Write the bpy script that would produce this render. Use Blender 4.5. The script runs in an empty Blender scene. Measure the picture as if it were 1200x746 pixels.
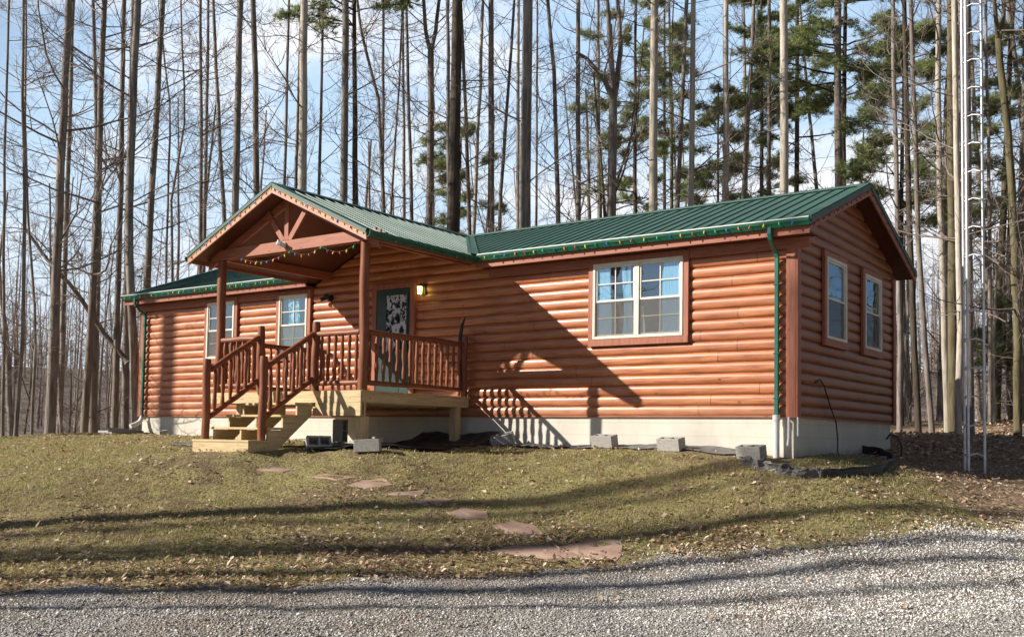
import bpy, bmesh, math, random
import numpy as np
from mathutils import Vector, Matrix
random.seed(7); RNG = np.random.default_rng(11)
scene = bpy.context.scene
COL = scene.collection
R_ = math.radians
# ------------------------------------------------------------------ camera
F_PX, CY, YAW, PITCH, ROLL = 1197.7, 450.1, -0.6254, 0.0527, 0.0161
CP = np.array([5.261, -14.2555, -0.3777])
def _cam():
    cy, sy = math.cos(YAW), math.sin(YAW)
    F = np.array([sy, cy, 0.]); R = np.array([cy, -sy, 0.]); U = np.array([0, 0, 1.])
    cp, sp = math.cos(PITCH), math.sin(PITCH)
    F2 = F*cp+U*sp; U2 = U*cp-F*sp
    cr, sr = math.cos(ROLL), math.sin(ROLL)
    return R*cr+U2*sr, U2*cr-R*sr, F2
CR, CU, CF = _cam()
def at(u, v, d):
    """world point seen at photo pixel (u, v) at forward distance d"""
    r = CF+CR*(u-600)/F_PX-CU*(v-CY)/F_PX
    return CP+r*d
cam = bpy.data.cameras.new('camera'); co = bpy.data.objects.new('camera', cam); COL.objects.link(co)
co.matrix_world = Matrix(((CR[0], CU[0], -CF[0], CP[0]), (CR[1], CU[1], -CF[1], CP[1]), (CR[2], CU[2], -CF[2], CP[2]), (0, 0, 0, 1)))
cam.sensor_fit = 'HORIZONTAL'; cam.sensor_width = 36; cam.lens = F_PX/1200*36
cam.shift_y = (CY-373)/1200; cam.clip_end = 2000; cam.clip_start = 0.05
scene.camera = co
# ------------------------------------------------------------------ helpers
class MB:
    def __init__(s): s.v = []; s.f = []; s.sm = []; s.mi = []; s.cur = 0
    def add(s, vs, fs, smooth=False):
        b = len(s.v); s.v.extend([tuple(p) for p in vs])
        for f in fs: s.f.append(tuple(i+b for i in f)); s.sm.append(smooth); s.mi.append(s.cur)
        return s
    def box(s, x0, x1, y0, y1, z0, z1):
        return s.add([(x0,y0,z0),(x1,y0,z0),(x1,y1,z0),(x0,y1,z0),(x0,y0,z1),(x1,y0,z1),(x1,y1,z1),(x0,y1,z1)],
            [(0,3,2,1),(4,5,6,7),(0,1,5,4),(1,2,6,5),(2,3,7,6),(3,0,4,7)])
    def obox(s, c, ax, ay, az):
        """box from centre and three half-axis vectors"""
        c = np.array(c, float); ax, ay, az = (np.array(a, float) for a in (ax, ay, az))
        vs = [c+i*ax+j*ay+k*az for k in (-1,1) for (i,j) in ((-1,-1),(1,-1),(1,1),(-1,1))]
        return s.add(vs, [(0,3,2,1),(4,5,6,7),(0,1,5,4),(1,2,6,5),(2,3,7,6),(3,0,4,7)])
    def beam(s, a, b, w, h, up=(0,0,1)):
        a = np.array(a, float); b = np.array(b, float); d = b-a; L = np.linalg.norm(d); d /= L
        sx = np.cross(d, up); sx /= np.linalg.norm(sx); uz = np.cross(sx, d)
        return s.obox((a+b)/2, d*L/2, sx*w/2, uz*h/2)
    def tube(s, pts, rad, n=8, cap=True, smooth=True):
        pts = [np.array(p, float) for p in pts]; m = len(pts)
        if not hasattr(rad, '__len__'): rad = [rad]*m
        t = pts[-1]-pts[0]; t = t/(np.linalg.norm(t)+1e-9)
        ref = np.array([0,0,1.]) if abs(t[2]) < .8 else np.array([1.,0,0])
        vs = []
        for i, p in enumerate(pts):
            d = pts[min(i+1,m-1)]-pts[max(i-1,0)]; d = d/(np.linalg.norm(d)+1e-9)
            a = np.cross(d, ref); a /= np.linalg.norm(a)+1e-9; b = np.cross(d, a)
            for k in range(n):
                q = 2*math.pi*k/n; vs.append(p+rad[i]*(a*math.cos(q)+b*math.sin(q)))
        fs = [(i*n+k, (i+1)*n+k, (i+1)*n+(k+1)%n, i*n+(k+1)%n) for i in range(m-1) for k in range(n)]
        s.add(vs, fs, smooth)
        if cap: s.add([vs[k] for k in range(n)]+[vs[(m-1)*n+k] for k in range(n)], [tuple(range(n)), tuple(range(2*n-1, n-1, -1))])
        return s
    def prism(s, poly, vec):
        """extrude planar polygon by vec"""
        n = len(poly); vec = np.array(vec, float)
        a = [np.array(p, float) for p in poly]; vs = a+[p+vec for p in a]
        return s.add(vs, [tuple(range(n)), tuple(range(2*n-1, n-1, -1))]+[(i, i+n, (i+1)%n+n, (i+1)%n) for i in range(n)])
    def build(s, name, mat, parent=None, origin=(0,0,0), bevel=0, seg=1):
        me = bpy.data.meshes.new(name)
        o = np.array(origin if parent is None else root_loc(parent), float)
        me.from_pydata([tuple(np.array(p)-o) for p in s.v], [], s.f)
        me.polygons.foreach_set('use_smooth', s.sm); me.polygons.foreach_set('material_index', s.mi)
        for m in (mat if isinstance(mat, (list, tuple)) else [mat]): me.materials.append(m)
        bm = bmesh.new(); bm.from_mesh(me); bmesh.ops.recalc_face_normals(bm, faces=bm.faces); bm.to_mesh(me); bm.free()
        ob = bpy.data.objects.new(name, me); COL.objects.link(ob)
        if parent is None: ob.location = o
        else: ob.parent = parent
        if bevel:
            b = ob.modifiers.new('bevel', 'BEVEL'); b.width = bevel; b.segments = seg; b.limit_method = 'ANGLE'; b.angle_limit = R_(40)
        return ob
def root_loc(o):
    while o.parent: o = o.parent
    return o.location
def npmesh(name, verts, tris_or_quads, mat, parent=None, k=3, smooth=False, attr=None, origin=(0,0,0)):
    me = bpy.data.meshes.new(name)
    v = np.asarray(verts, np.float32); 
    o = np.array(origin if parent is None else root_loc(parent), np.float32)
    v = v-o
    f = np.asarray(tris_or_quads, np.int32).reshape(-1, k)
    me.vertices.add(len(v)); me.vertices.foreach_set('co', v.ravel())
    me.loops.add(f.size); me.loops.foreach_set('vertex_index', f.ravel())
    me.polygons.add(len(f)); me.polygons.foreach_set('loop_start', np.arange(0, f.size, k, dtype=np.int32))
    me.polygons.foreach_set('loop_total', np.full(len(f), k, np.int32))
    if smooth: me.polygons.foreach_set('use_smooth', np.ones(len(f), bool))
    me.update(calc_edges=True)
    if attr is not None:
        a = me.attributes.new('rnd', 'FLOAT', 'FACE'); a.data.foreach_set('value', np.asarray(attr, np.float32))
    me.materials.append(mat)
    ob = bpy.data.objects.new(name, me); COL.objects.link(ob)
    if parent is None: ob.location = [float(q) for q in o]
    else: ob.parent = parent
    return ob
def empty(name, loc):
    o = bpy.data.objects.new(name, None); COL.objects.link(o); o.location = [float(q) for q in loc]; o.empty_display_size = .2
    return o
def tag(o, label=None, cat=None, group=None, kind=None):
    if label: o['label'] = label
    if cat: o['category'] = cat
    if group: o['group'] = group
    if kind: o['kind'] = kind
    return o
def copy_tree(o, parent=None):
    c = o.copy(); COL.objects.link(c); c.parent = parent
    for ch in list(o.children): copy_tree(ch, c)
    return c
# ------------------------------------------------------------------ materials
def mat(name, col=(.5,.5,.5), rough=.7, spec=.3, metal=0, build=None):
    m = bpy.data.materials.new(name); m.use_nodes = True
    nt = m.node_tree; b = nt.nodes['Principled BSDF']
    b.inputs['Base Color'].default_value = (*col, 1); b.inputs['Roughness'].default_value = rough
    b.inputs['Specular IOR Level'].default_value = spec; b.inputs['Metallic'].default_value = metal
    if build: build(N(nt), b)
    return m
class N:
    def __init__(s, nt): s.nt = nt; s.L = nt.links
    def n(s, t, **k):
        x = s.nt.nodes.new(t)
        for a, b in k.items(): setattr(x, a, b)
        return x
    def link(s, a, b): s.L.new(a, b)
    def coord(s, kind='Object', scale=(1,1,1), loc=(0,0,0), rot=(0,0,0)):
        t = s.n('ShaderNodeTexCoord'); m = s.n('ShaderNodeMapping'); s.link(t.outputs[kind], m.inputs[0])
        m.inputs['Scale'].default_value = scale; m.inputs['Location'].default_value = loc; m.inputs['Rotation'].default_value = rot
        return m.outputs[0]
    def geo(s, scale=(1,1,1)):
        t = s.n('ShaderNodeNewGeometry'); m = s.n('ShaderNodeMapping'); s.link(t.outputs['Position'], m.inputs[0]); m.inputs['Scale'].default_value = scale
        return m.outputs[0]
    def noise(s, vec, scale=5, detail=4, rough=.55, dist=0):
        x = s.n('ShaderNodeTexNoise'); x.inputs['Scale'].default_value = scale; x.inputs['Detail'].default_value = detail
        x.inputs['Roughness'].default_value = rough; x.inputs['Distortion'].default_value = dist
        if vec: s.link(vec, x.inputs['Vector'])
        return x.outputs['Fac']
    def voro(s, vec, scale=5, feature='F1', out='Distance'):
        x = s.n('ShaderNodeTexVoronoi', feature=feature); x.inputs['Scale'].default_value = scale; s.link(vec, x.inputs['Vector'])
        return x.outputs[out]
    def ramp(s, fac, stops, interp='LINEAR'):
        x = s.n('ShaderNodeValToRGB'); r = x.color_ramp; r.interpolation = interp
        while len(r.elements) < len(stops): r.elements.new(.5)
        for e, (p, c) in zip(r.elements, stops):
            e.position = p; e.color = (*c, 1) if hasattr(c, '__len__') else (c, c, c, 1)
        s.link(fac, x.inputs[0]); return x.outputs[0]
    def mix(s, fac, a, b, mode='MIX'):
        x = s.n('ShaderNodeMix', data_type='RGBA', blend_type=mode)
        for v, i in ((fac, 0), (a, 6), (b, 7)):
            if isinstance(v, (int, float)): x.inputs[i].default_value = v
            elif isinstance(v, tuple): x.inputs[i].default_value = (*v, 1)
            else: s.link(v, x.inputs[i])
        return x.outputs[2]
    def math(s, op, a, b=None, c=None):
        x = s.n('ShaderNodeMath', operation=op)
        for i, v in enumerate((a, b, c)):
            if v is None: continue
            if isinstance(v, (int, float)): x.inputs[i].default_value = v
            else: s.link(v, x.inputs[i])
        return x.outputs[0]
    def bump(s, h, strength=.4, dist=.02, b=None):
        x = s.n('ShaderNodeBump'); x.inputs['Strength'].default_value = strength; x.inputs['Distance'].default_value = dist
        s.link(h, x.inputs['Height'])
        if b: s.link(x.outputs[0], b.inputs['Normal'])
        return x.outputs[0]
def two(c1, c2, scale=6, stretch=(1,1,1), bump=.2, detail=5, dist=.01, lo=.35, hi=.65):
    def f(n, b):
        v = n.coord('Object', stretch); x = n.noise(v, scale, detail)
        n.link(n.ramp(x, [(lo, c1), (hi, c2)]), b.inputs['Base Color'])
        if bump: n.bump(x, bump, dist, b)
    return f
COURSE = .1625
def siding(axis, k=1.):
    """log siding: colour varies from log to log, grain runs along the log, knots"""
    def f(n, b):
        g = n.n('ShaderNodeNewGeometry'); sp = n.n('ShaderNodeSeparateXYZ'); n.link(g.outputs['Position'], sp.inputs[0])
        row = n.math('FLOOR', n.math('DIVIDE', sp.outputs[2], COURSE))
        w = n.n('ShaderNodeTexWhiteNoise', noise_dimensions='1D'); n.link(row, w.inputs['W'])
        al = n.math('ADD', sp.outputs[axis], n.math('MULTIPLY', w.outputs['Value'], 9.))
        seg = n.math('FLOOR', n.math('DIVIDE', al, 3.7))
        cb = n.n('ShaderNodeCombineXYZ'); n.link(row, cb.inputs[0]); n.link(seg, cb.inputs[1])
        w2 = n.n('ShaderNodeTexWhiteNoise', noise_dimensions='2D'); n.link(cb.outputs[0], w2.inputs['Vector'])
        sc = [11., 11., 14.]; sc[axis] = .9
        v = n.geo(tuple(sc)); grain = n.noise(v, 2.2, 6, .6, .4)
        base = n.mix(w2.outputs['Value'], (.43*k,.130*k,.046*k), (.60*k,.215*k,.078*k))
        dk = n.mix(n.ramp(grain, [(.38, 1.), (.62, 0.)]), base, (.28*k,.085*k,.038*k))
        kc = n.n('ShaderNodeCombineXYZ'); n.link(n.math('MULTIPLY', al, 3.6), kc.inputs[0]); n.link(n.math('MULTIPLY', sp.outputs[2], 4.6), kc.inputs[1])
        kn = n.voro(kc.outputs[0], 1.15)
        kcol = n.n('ShaderNodeSeparateColor'); n.link(n.voro(kc.outputs[0], 1.15, out='Color'), kcol.inputs[0]); gate = n.math('GREATER_THAN', kcol.outputs[0], .62)
        wob = n.noise(n.geo((30,30,30)), 1., 2)
        kk = n.math('ADD', kn, n.math('MULTIPLY', wob, .05))
        c = n.mix(n.math('MULTIPLY', n.ramp(kk, [(.09, .85), (.17, .0)]), gate), dk, (.13,.04,.02))
        bl = n.noise(n.geo((1.3,1.3,2.)), 1.4, 3)
        c = n.mix(n.ramp(bl, [(.35, .0), (.7, .35)]), c, (.60*k,.26*k,.125*k))
        fr = n.math('MULTIPLY', n.math('FRACT', n.math('DIVIDE', al, 3.7)), 3.7)
        jt = n.math('LESS_THAN', fr, .011)
        c = n.mix(n.math('MULTIPLY', jt, .85), c, (.06,.022,.012))
        st = n.noise(n.geo((5,5,.8)), 1.5, 4)
        lo_ = n.ramp(n.math('ADD', n.math('MULTIPLY', sp.outputs[2], 1.4), n.math('MULTIPLY', st, .5)), [(.15, .35), (.75, .0)])
        c = n.mix(lo_, c, (.40*k,.24*k,.16*k))
        n.link(c, b.inputs['Base Color'])
        n.link(n.ramp(grain, [(.3, .34), (.7, .5)]), b.inputs['Roughness'])
        n.bump(grain, .12, .01, b)
        b.inputs['Coat Weight'].default_value = .45 if axis == 0 else .05; b.inputs['Coat Roughness'].default_value = .30
    return f
M = {}
M['siding_x'] = mat('log_siding_front', rough=.45, spec=.45, build=siding(0))
M['siding_y_shaded'] = mat('log_siding_gable_shaded', rough=.45, spec=.45, build=siding(1, .62))  # gable logs darkened in colour to stand in for that side's shade
def woodmat(name, c1, c2, c3, axis=2, rough=.5):
    def f(n, b):
        sc = [16.]*3; sc[axis] = 1.2
        v = n.geo(tuple(sc)); g = n.noise(v, 2., 6, .6, .6)
        c = n.ramp(g, [(.3, c1), (.55, c2), (.75, c3)])
        k = n.voro(n.geo(tuple([3. if i == axis else 7. for i in range(3)])), 1.3)
        c = n.mix(n.ramp(k, [(.06, .75), (.13, 0.)]), c, tuple(q*.35 for q in c1))
        n.link(c, b.inputs['Base Color']); n.bump(g, .18, .008, b)
    return mat(name, c2, rough, .4, build=f)
redw = ((.15,.048,.022), (.25,.082,.036), (.36,.14,.062))
M['rail'] = woodmat('stained_log', *redw, axis=2)
M['rail_x'] = woodmat('stained_log_x', *redw, axis=0)
M['rail_y'] = woodmat('stained_log_y', *redw, axis=1)
trimc = ((.26,.082,.046), (.36,.125,.072), (.43,.165,.10))
M['trim'] = woodmat('stained_trim', *trimc, axis=2)
M['trim_x'] = woodmat('stained_trim_x', *trimc, axis=0)
M['trim_y'] = woodmat('stained_trim_y', *trimc, axis=1)
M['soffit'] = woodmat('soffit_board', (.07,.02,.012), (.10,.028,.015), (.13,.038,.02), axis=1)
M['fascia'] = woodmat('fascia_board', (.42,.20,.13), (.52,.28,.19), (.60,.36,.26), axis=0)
pinec = ((.42,.30,.15), (.57,.44,.25), (.66,.53,.32))
M['pine_x'] = woodmat('treated_lumber_x', *pinec, axis=0, rough=.65)
M['pine_y'] = woodmat('treated_lumber_y', *pinec, axis=1, rough=.65)
M['pine_z'] = woodmat('treated_lumber_z', *pinec, axis=2, rough=.65)
def roofb(n, b):
    x = n.noise(n.coord('Object', (1,1,1)), 1.6, 5)
    d = n.noise(n.coord('Object', (1,1,1)), 30, 3)
    c = n.ramp(x, [(.3, (.040,.100,.082)), (.7, (.058,.130,.108))])
    c = n.mix(n.ramp(d, [(.55, 0.), (.8, .35)]), c, (.10,.17,.13))
    n.link(c, b.inputs['Base Color']); n.link(n.ramp(x, [(.3,.5),(.7,.62)]), b.inputs['Roughness'])
    n.bump(x, .05, .02, b)
M['roof'] = mat('green_metal_roof', (.04,.15,.1), .4, .5, 0, roofb)
M['gutter'] = mat('green_gutter', (.02,.15,.085), .32, .5, 0, two((.010,.105,.062), (.016,.13,.078), 5, bump=0))
M['downspout'] = mat('green_downspout', (.015,.17,.115), .35, .5, 0, two((.012,.125,.09), (.018,.155,.11), 5, bump=0))
def found(n, b):
    v = n.geo(); x = n.noise(v, 1.1, 5); y = n.noise(v, 22, 4)
    g = n.n('ShaderNodeNewGeometry'); sp = n.n('ShaderNodeSeparateXYZ'); n.link(g.outputs['Position'], sp.inputs[0])
    fr = n.math('FRACT', n.math('DIVIDE', n.math('ADD', sp.outputs[2], 5.0), .2))
    ln = n.math('LESS_THAN', n.math('ABSOLUTE', n.math('SUBTRACT', fr, .5)), .025)
    c = n.ramp(x, [(.3, (.56,.52,.45)), (.7, (.68,.64,.56))])
    c = n.mix(n.math('MULTIPLY', ln, .28), c, (.36,.31,.23))
    st = n.noise(n.geo((3,3,.9)), 2., 5, .65)
    c = n.mix(n.ramp(st, [(.5, 0.), (.8, .35)]), c, (.42,.37,.30))
    dl = n.math('ADD', n.math('MULTIPLY', n.math('ADD', sp.outputs[2], .62), 2.6), n.math('MULTIPLY', st, .9))
    c = n.mix(n.ramp(dl, [(.45, .6), (.85, 0.)]), c, (.27,.21,.15))
    low = n.ramp(n.math('ADD', sp.outputs[2], n.math('MULTIPLY', x, .25)), [(0., 0.), (1., 0.)])
    n.link(c, b.inputs['Base Color'])
    n.bump(n.math('SUBTRACT', y, n.math('MULTIPLY', ln, .8)), .3, .006, b)
M['found'] = mat('painted_block_foundation', (.6,.5,.4), .85, .2, build=found)
M['white'] = mat('white_vinyl', (.74,.70,.62), .4, .4, build=two((.68,.64,.55), (.78,.74,.66), 4, bump=0))
M['pvc'] = mat('white_pvc', (.8,.8,.8), .35, .4, build=two((.68,.67,.66), (.82,.82,.82), 6, bump=0))
M['concrete'] = mat('concrete_block', (.38,.37,.35), .95, .15, build=two((.30,.285,.265), (.45,.43,.40), 45, bump=.5, dist=.006))
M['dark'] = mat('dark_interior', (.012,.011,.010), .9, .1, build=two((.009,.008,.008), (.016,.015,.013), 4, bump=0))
M['blackplastic'] = mat('black_plastic', (.02,.02,.022), .45, .4, build=two((.014,.014,.016), (.032,.032,.035), 12, bump=.1))
M['blackmetal'] = mat('black_metal', (.02,.018,.016), .4, .5, build=two((.014,.013,.012), (.028,.025,.022), 12, bump=0))
M['fabric'] = mat('landscape_fabric', (.11,.10,.10), .85, .2, build=two((.10,.095,.097), (.21,.20,.195), 3.5, bump=.5, dist=.03))
M['galv'] = mat('galvanised_steel', (.72,.72,.76), .42, .6, .35, build=two((.6,.6,.64), (.8,.8,.84), 8, bump=0))
M['greendoor'] = mat('green_door', (.05,.16,.13), .4, .4, build=two((.014,.040,.036), (.02,.055,.048), 5, bump=0))
def curt(n, b):
    w = n.n('ShaderNodeTexWave'); w.inputs['Scale'].default_value = 3.2; w.inputs['Distortion'].default_value = 4; w.inputs['Detail'].default_value = 2
    n.link(n.coord('Object', (4,4,.7)), w.inputs['Vector'])
    n.link(n.ramp(w.outputs['Fac'], [(0., (.20,.42,.54)), (1., (.45,.72,.85))]), b.inputs['Base Color'])
M['curtain'] = mat('blue_curtain', (.4,.6,.7), .9, .1, build=curt)
def lace(n, b):
    x = n.noise(n.geo((1,1,.7)), 13, 3, .6)
    n.link(n.ramp(x, [(.46, (.03,.03,.04)), (.52, (.88,.90,.95))]), b.inputs['Base Color'])
M['lace'] = mat('lace_curtain', (.7,.7,.7), .9, .1, build=lace)
def tealpat(n, b):
    x = n.noise(n.geo(), 14, 3, .6)
    n.link(n.ramp(x, [(.4, (.03,.16,.20)), (.5, (.12,.45,.5)), (.62, (.6,.72,.75))]), b.inputs['Base Color'])
M['teal'] = mat('teal_curtain', (.2,.5,.5), .9, .1, build=tealpat)
def glass(name, refl, tint=(.9,.95,1), trans=.85, fk=1.5):
    m = bpy.data.materials.new(name); m.use_nodes = True; nt = m.node_tree; n = N(nt)
    for x in list(nt.nodes): nt.nodes.remove(x)
    o = n.n('ShaderNodeOutputMaterial'); g = n.n('ShaderNodeBsdfGlossy'); g.inputs['Roughness'].default_value = .012; g.inputs['Color'].default_value = (.72, .90, 1., 1)
    wv = n.noise(n.geo(), 1.6, 2); bp = n.bump(wv, .04, .05); nt.links.new(bp, g.inputs['Normal'])
    t = n.n('ShaderNodeBsdfTransparent'); t.inputs[0].default_value = (*[q*trans for q in tint], 1)
    fr = n.n('ShaderNodeLayerWeight'); fr.inputs['Blend'].default_value = .25
    mx = n.n('ShaderNodeMixShader'); f = n.math('ADD', n.math('MULTIPLY', n.math('POWER', fr.outputs[1], 2.), fk*.4), refl)
    n.link(f, mx.inputs[0]); n.link(t.outputs[0], mx.inputs[1]); n.link(g.outputs[0], mx.inputs[2]); n.link(mx.outputs[0], o.inputs[0])
    return m
M['glass'] = glass('window_glass', .30, trans=1.)
M['glass_door'] = glass('door_glass', .0, fk=.5)
def screen(n, b):
    b.inputs['Alpha'].default_value = .30
    n.link(n.ramp(n.noise(n.geo(), 40, 2), [(.3, (.17,.155,.14)), (.7, (.23,.21,.19))]), b.inputs['Base Color'])
M['screen'] = mat('insect_screen', (.2,.19,.17), .8, .2, build=screen)
def emis(name, col, s):
    m = mat(name, col, .3, .5); b = m.node_tree.nodes['Principled BSDF']
    b.inputs['Emission Color'].default_value = (*col, 1); b.inputs['Emission Strength'].default_value = s
    return m
M['lampglow'] = emis('lamp_glow', (1., .85, .25), 5.)
def bulbm(name, col, s=.10):
    def f(n, b):
        n.link(n.ramp(n.noise(n.coord('Object'), 60, 2), [(.3, tuple(q*.85 for q in col)), (.7, col)]), b.inputs['Base Color'])
        b.inputs['Emission Color'].default_value = (*col, 1); b.inputs['Emission Strength'].default_value = s
    return mat(name, col, .25, .6, build=f)
BULB = [bulbm('red_bulb', (.65,.02,.03)), bulbm('yellow_bulb', (.95,.66,.06)), bulbm('green_bulb', (.02,.42,.16)), bulbm('blue_bulb', (.03,.13,.62)), bulbm('orange_bulb', (.95,.33,.04))]
DULL = [bulbm('dull_'+a_, c_, .02) for a_, c_ in (('red_bulb', (.16,.03,.03)), ('amber_bulb', (.28,.16,.05)), ('green_bulb', (.03,.10,.06)), ('violet_bulb', (.07,.05,.12)), ('brown_bulb', (.20,.09,.05)))]
M['lip_glint'] = mat('pale_lip_glint', (.75,.77,.75), .3, .6, .2, two((.68,.72,.70), (.82,.83,.82), 6, bump=0))  # pale colour paints the bright glint along the gutter lip
M['wire'] = mat('green_wire', (.02,.07,.03), .6, .3, build=two((.015,.05,.02), (.03,.09,.04), 9, bump=0))
M['paling'] = M['white']
def stone(n, b):
    x = n.noise(n.coord('Object'), 2.5, 5); y = n.noise(n.geo(), 30, 3)
    n.link(n.ramp(x, [(.3, (.30,.19,.15)), (.55, (.42,.29,.225)), (.75, (.52,.40,.31))]), b.inputs['Base Color']); n.bump(y, .4, .01, b)
M['flag'] = mat('red_flagstone', (.3,.17,.12), .85, .2, build=stone)
# ground
def rndattr(n):
    a = n.n('ShaderNodeAttribute'); a.attribute_name = 'rnd'; return a.outputs['Fac']
def groundm(n, b):
    v = n.geo()
    big = n.noise(v, .55, 5, .6); mid = n.noise(v, 3.5, 5, .65); fine = n.noise(v, 38, 4, .7); leaf = n.voro(n.geo((1,1,1)), 17)
    grass = n.mix(n.ramp(fine, [(.3, 0.), (.7, 1.)]), (.16,.14,.055), (.42,.36,.18))
    dirt = n.mix(n.ramp(fine, [(.3, 0.), (.7, 1.)]), (.115,.078,.048), (.26,.19,.125))
    lf = n.mix(n.ramp(leaf, [(.1, 1.), (.5, 0.)]), (.26,.18,.12), (.60,.47,.34))
    # wear and bare patches of the lawn
    m = n.ramp(n.math('ADD', n.math('MULTIPLY', big, .5), n.math('MULTIPLY', mid, .5)), [(.47, 0.), (.54, 1.)])
    c = n.mix(n.math('MULTIPLY', m, .85), grass, dirt)
    # leaf litter under the trees: beyond the lawn
    sp = n.n('ShaderNodeSeparateXYZ'); n.link(v, sp.inputs[0])
    w = n.math('MULTIPLY', n.math('SUBTRACT', mid, .5), 3.)
    back = n.math('ADD', n.math('ADD', n.math('MULTIPLY', sp.outputs[1], 1.), n.math('MULTIPLY', sp.outputs[0], .62)), w)  # y+.62x
    bk = n.ramp(n.math('DIVIDE', back, 10.), [(.1, 0.), (.22, 1.)])
    lft = n.ramp(n.math('DIVIDE', n.math('SUBTRACT', n.math('MULTIPLY', n.math('ADD', sp.outputs[0], w), -1.), 18.5), 4.), [(0., 0.), (.6, 1.)])
    f = n.math('MAXIMUM', bk, lft)
    c = n.mix(f, c, lf)
    dist = n.n('ShaderNodeVectorMath', operation='LENGTH'); n.link(v, dist.inputs[0])
    brush = n.mix(n.ramp(fine, [(.3, 0.), (.7, 1.)]), (.15,.125,.115), (.27,.235,.215))
    c = n.mix(n.ramp(n.math('DIVIDE', dist.outputs['Value'], 60.), [(.55, 0.), (.85, .9)]), c, brush)
    n.link(c, b.inputs['Base Color']); n.bump(n.math('ADD', fine, n.math('MULTIPLY', leaf, .6)), .8, .04, b)
M['ground'] = mat('ground', (.2,.2,.1), .95, .1, build=groundm)
def gravelm(n, b):
    v = n.geo(); big = n.noise(v, .7, 5, .6); c1 = n.voro(v, 38, out='Color'); d = n.voro(v, 38)
    sep = n.n('ShaderNodeSeparateColor'); n.link(c1, sep.inputs[0])
    c = n.ramp(sep.outputs[0], [(0., (.20,.19,.18)), (1., (.42,.405,.39))])
    c = n.mix(n.ramp(big, [(.42, .15), (.6, .8)]), c, (.22,.175,.13))
    n.link(c, b.inputs['Base Color']); n.bump(d, 1., -.02, b)
M['gravel'] = mat('gravel_bed', (.35,.33,.32), .9, .15, build=gravelm)
def stonesm(n, b):
    r = rndattr(n)
    n.link(n.ramp(r, [(0., (.17,.155,.14)), (.3, (.37,.355,.335)), (.7, (.58,.56,.53)), (1., (.88,.86,.83))]), b.inputs['Base Color'])
M['stones'] = mat('gravel_stones', (.4,.4,.4), .85, .2, build=stonesm)
def bladem(n, b):
    r = rndattr(n)
    n.link(n.ramp(r, [(0., (.66,.55,.33)), (.3, (.54,.46,.23)), (.58, (.38,.36,.15)), (.8, (.24,.27,.09)), (1., (.70,.60,.38))]), b.inputs['Base Color'])
M['blade'] = mat('grass_blades', (.2,.2,.1), .7, .2, build=bladem)
def leafm(n, b):
    r = rndattr(n)
    n.link(n.ramp(r, [(0., (.13,.07,.04)), (.3, (.32,.19,.11)), (.6, (.56,.41,.28)), (1., (.86,.74,.60))]), b.inputs['Base Color'])
M['leaf'] = mat('dry_leaves', (.3,.2,.1), .75, .25, build=leafm)
def bark(name, c1, c2, c3=None, sc=1.):
    def f(n, b):
        x = n.noise(n.coord('Object', (6*sc,6*sc,.8*sc)), 2.4, 6, .65); y = n.noise(n.coord('Object', (1,1,1)), 1.3, 4)
        c = n.ramp(x, [(.34, c1), (.62, c2)])
        c = n.mix(n.ramp(y, [(.5, 0.), (.7, .7)]), c, c3 or c2)
        oi = n.n('ShaderNodeObjectInfo')
        c = n.mix(n.math('MULTIPLY', oi.outputs['Random'], .35), c, (.10,.075,.055))
        n.link(c, b.inputs['Base Color']); n.bump(x, .7, .03, b)
    return mat(name, c2, .9, .15, build=f)
M['bark'] = bark('grey_bark', (.13,.108,.094), (.32,.28,.25), (.42,.38,.34))
M['bark_light'] = bark('pale_bark', (.32,.275,.225), (.60,.54,.46), (.70,.65,.57))
M['bark_dark'] = bark('dark_bark', (.035,.028,.023), (.10,.08,.065), (.13,.11,.08))
M['bark_moss'] = bark('mossy_bark', (.075,.065,.035), (.20,.175,.10), (.23,.215,.12))
M['twig'] = bark('twigs', (.17,.135,.12), (.30,.245,.22), (.36,.30,.27))
def needm(n, b):
    r = rndattr(n)
    n.link(n.ramp(r, [(0., (.12,.20,.12)), (.5, (.32,.37,.16)), (.85, (.50,.50,.23)), (1., (.62,.56,.32))]), b.inputs['Base Color'])
M['needle'] = mat('pine_needles', (.05,.09,.04), .6, .25, build=needm)
def translucent(m, f):
    nt = m.node_tree; b = nt.nodes['Principled BSDF']; o = [x for x in nt.nodes if x.type == 'OUTPUT_MATERIAL'][0]
    t = nt.nodes.new('ShaderNodeBsdfTranslucent'); mx = nt.nodes.new('ShaderNodeMixShader'); mx.inputs[0].default_value = f
    nt.links.new(b.inputs['Base Color'].links[0].from_socket, t.inputs[0]); nt.links.new(b.outputs[0], mx.inputs[1]); nt.links.new(t.outputs[0], mx.inputs[2]); nt.links.new(mx.outputs[0], o.inputs[0])
translucent(M['needle'], .55); translucent(M['blade'], .35); translucent(M['leaf'], .2)
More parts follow.
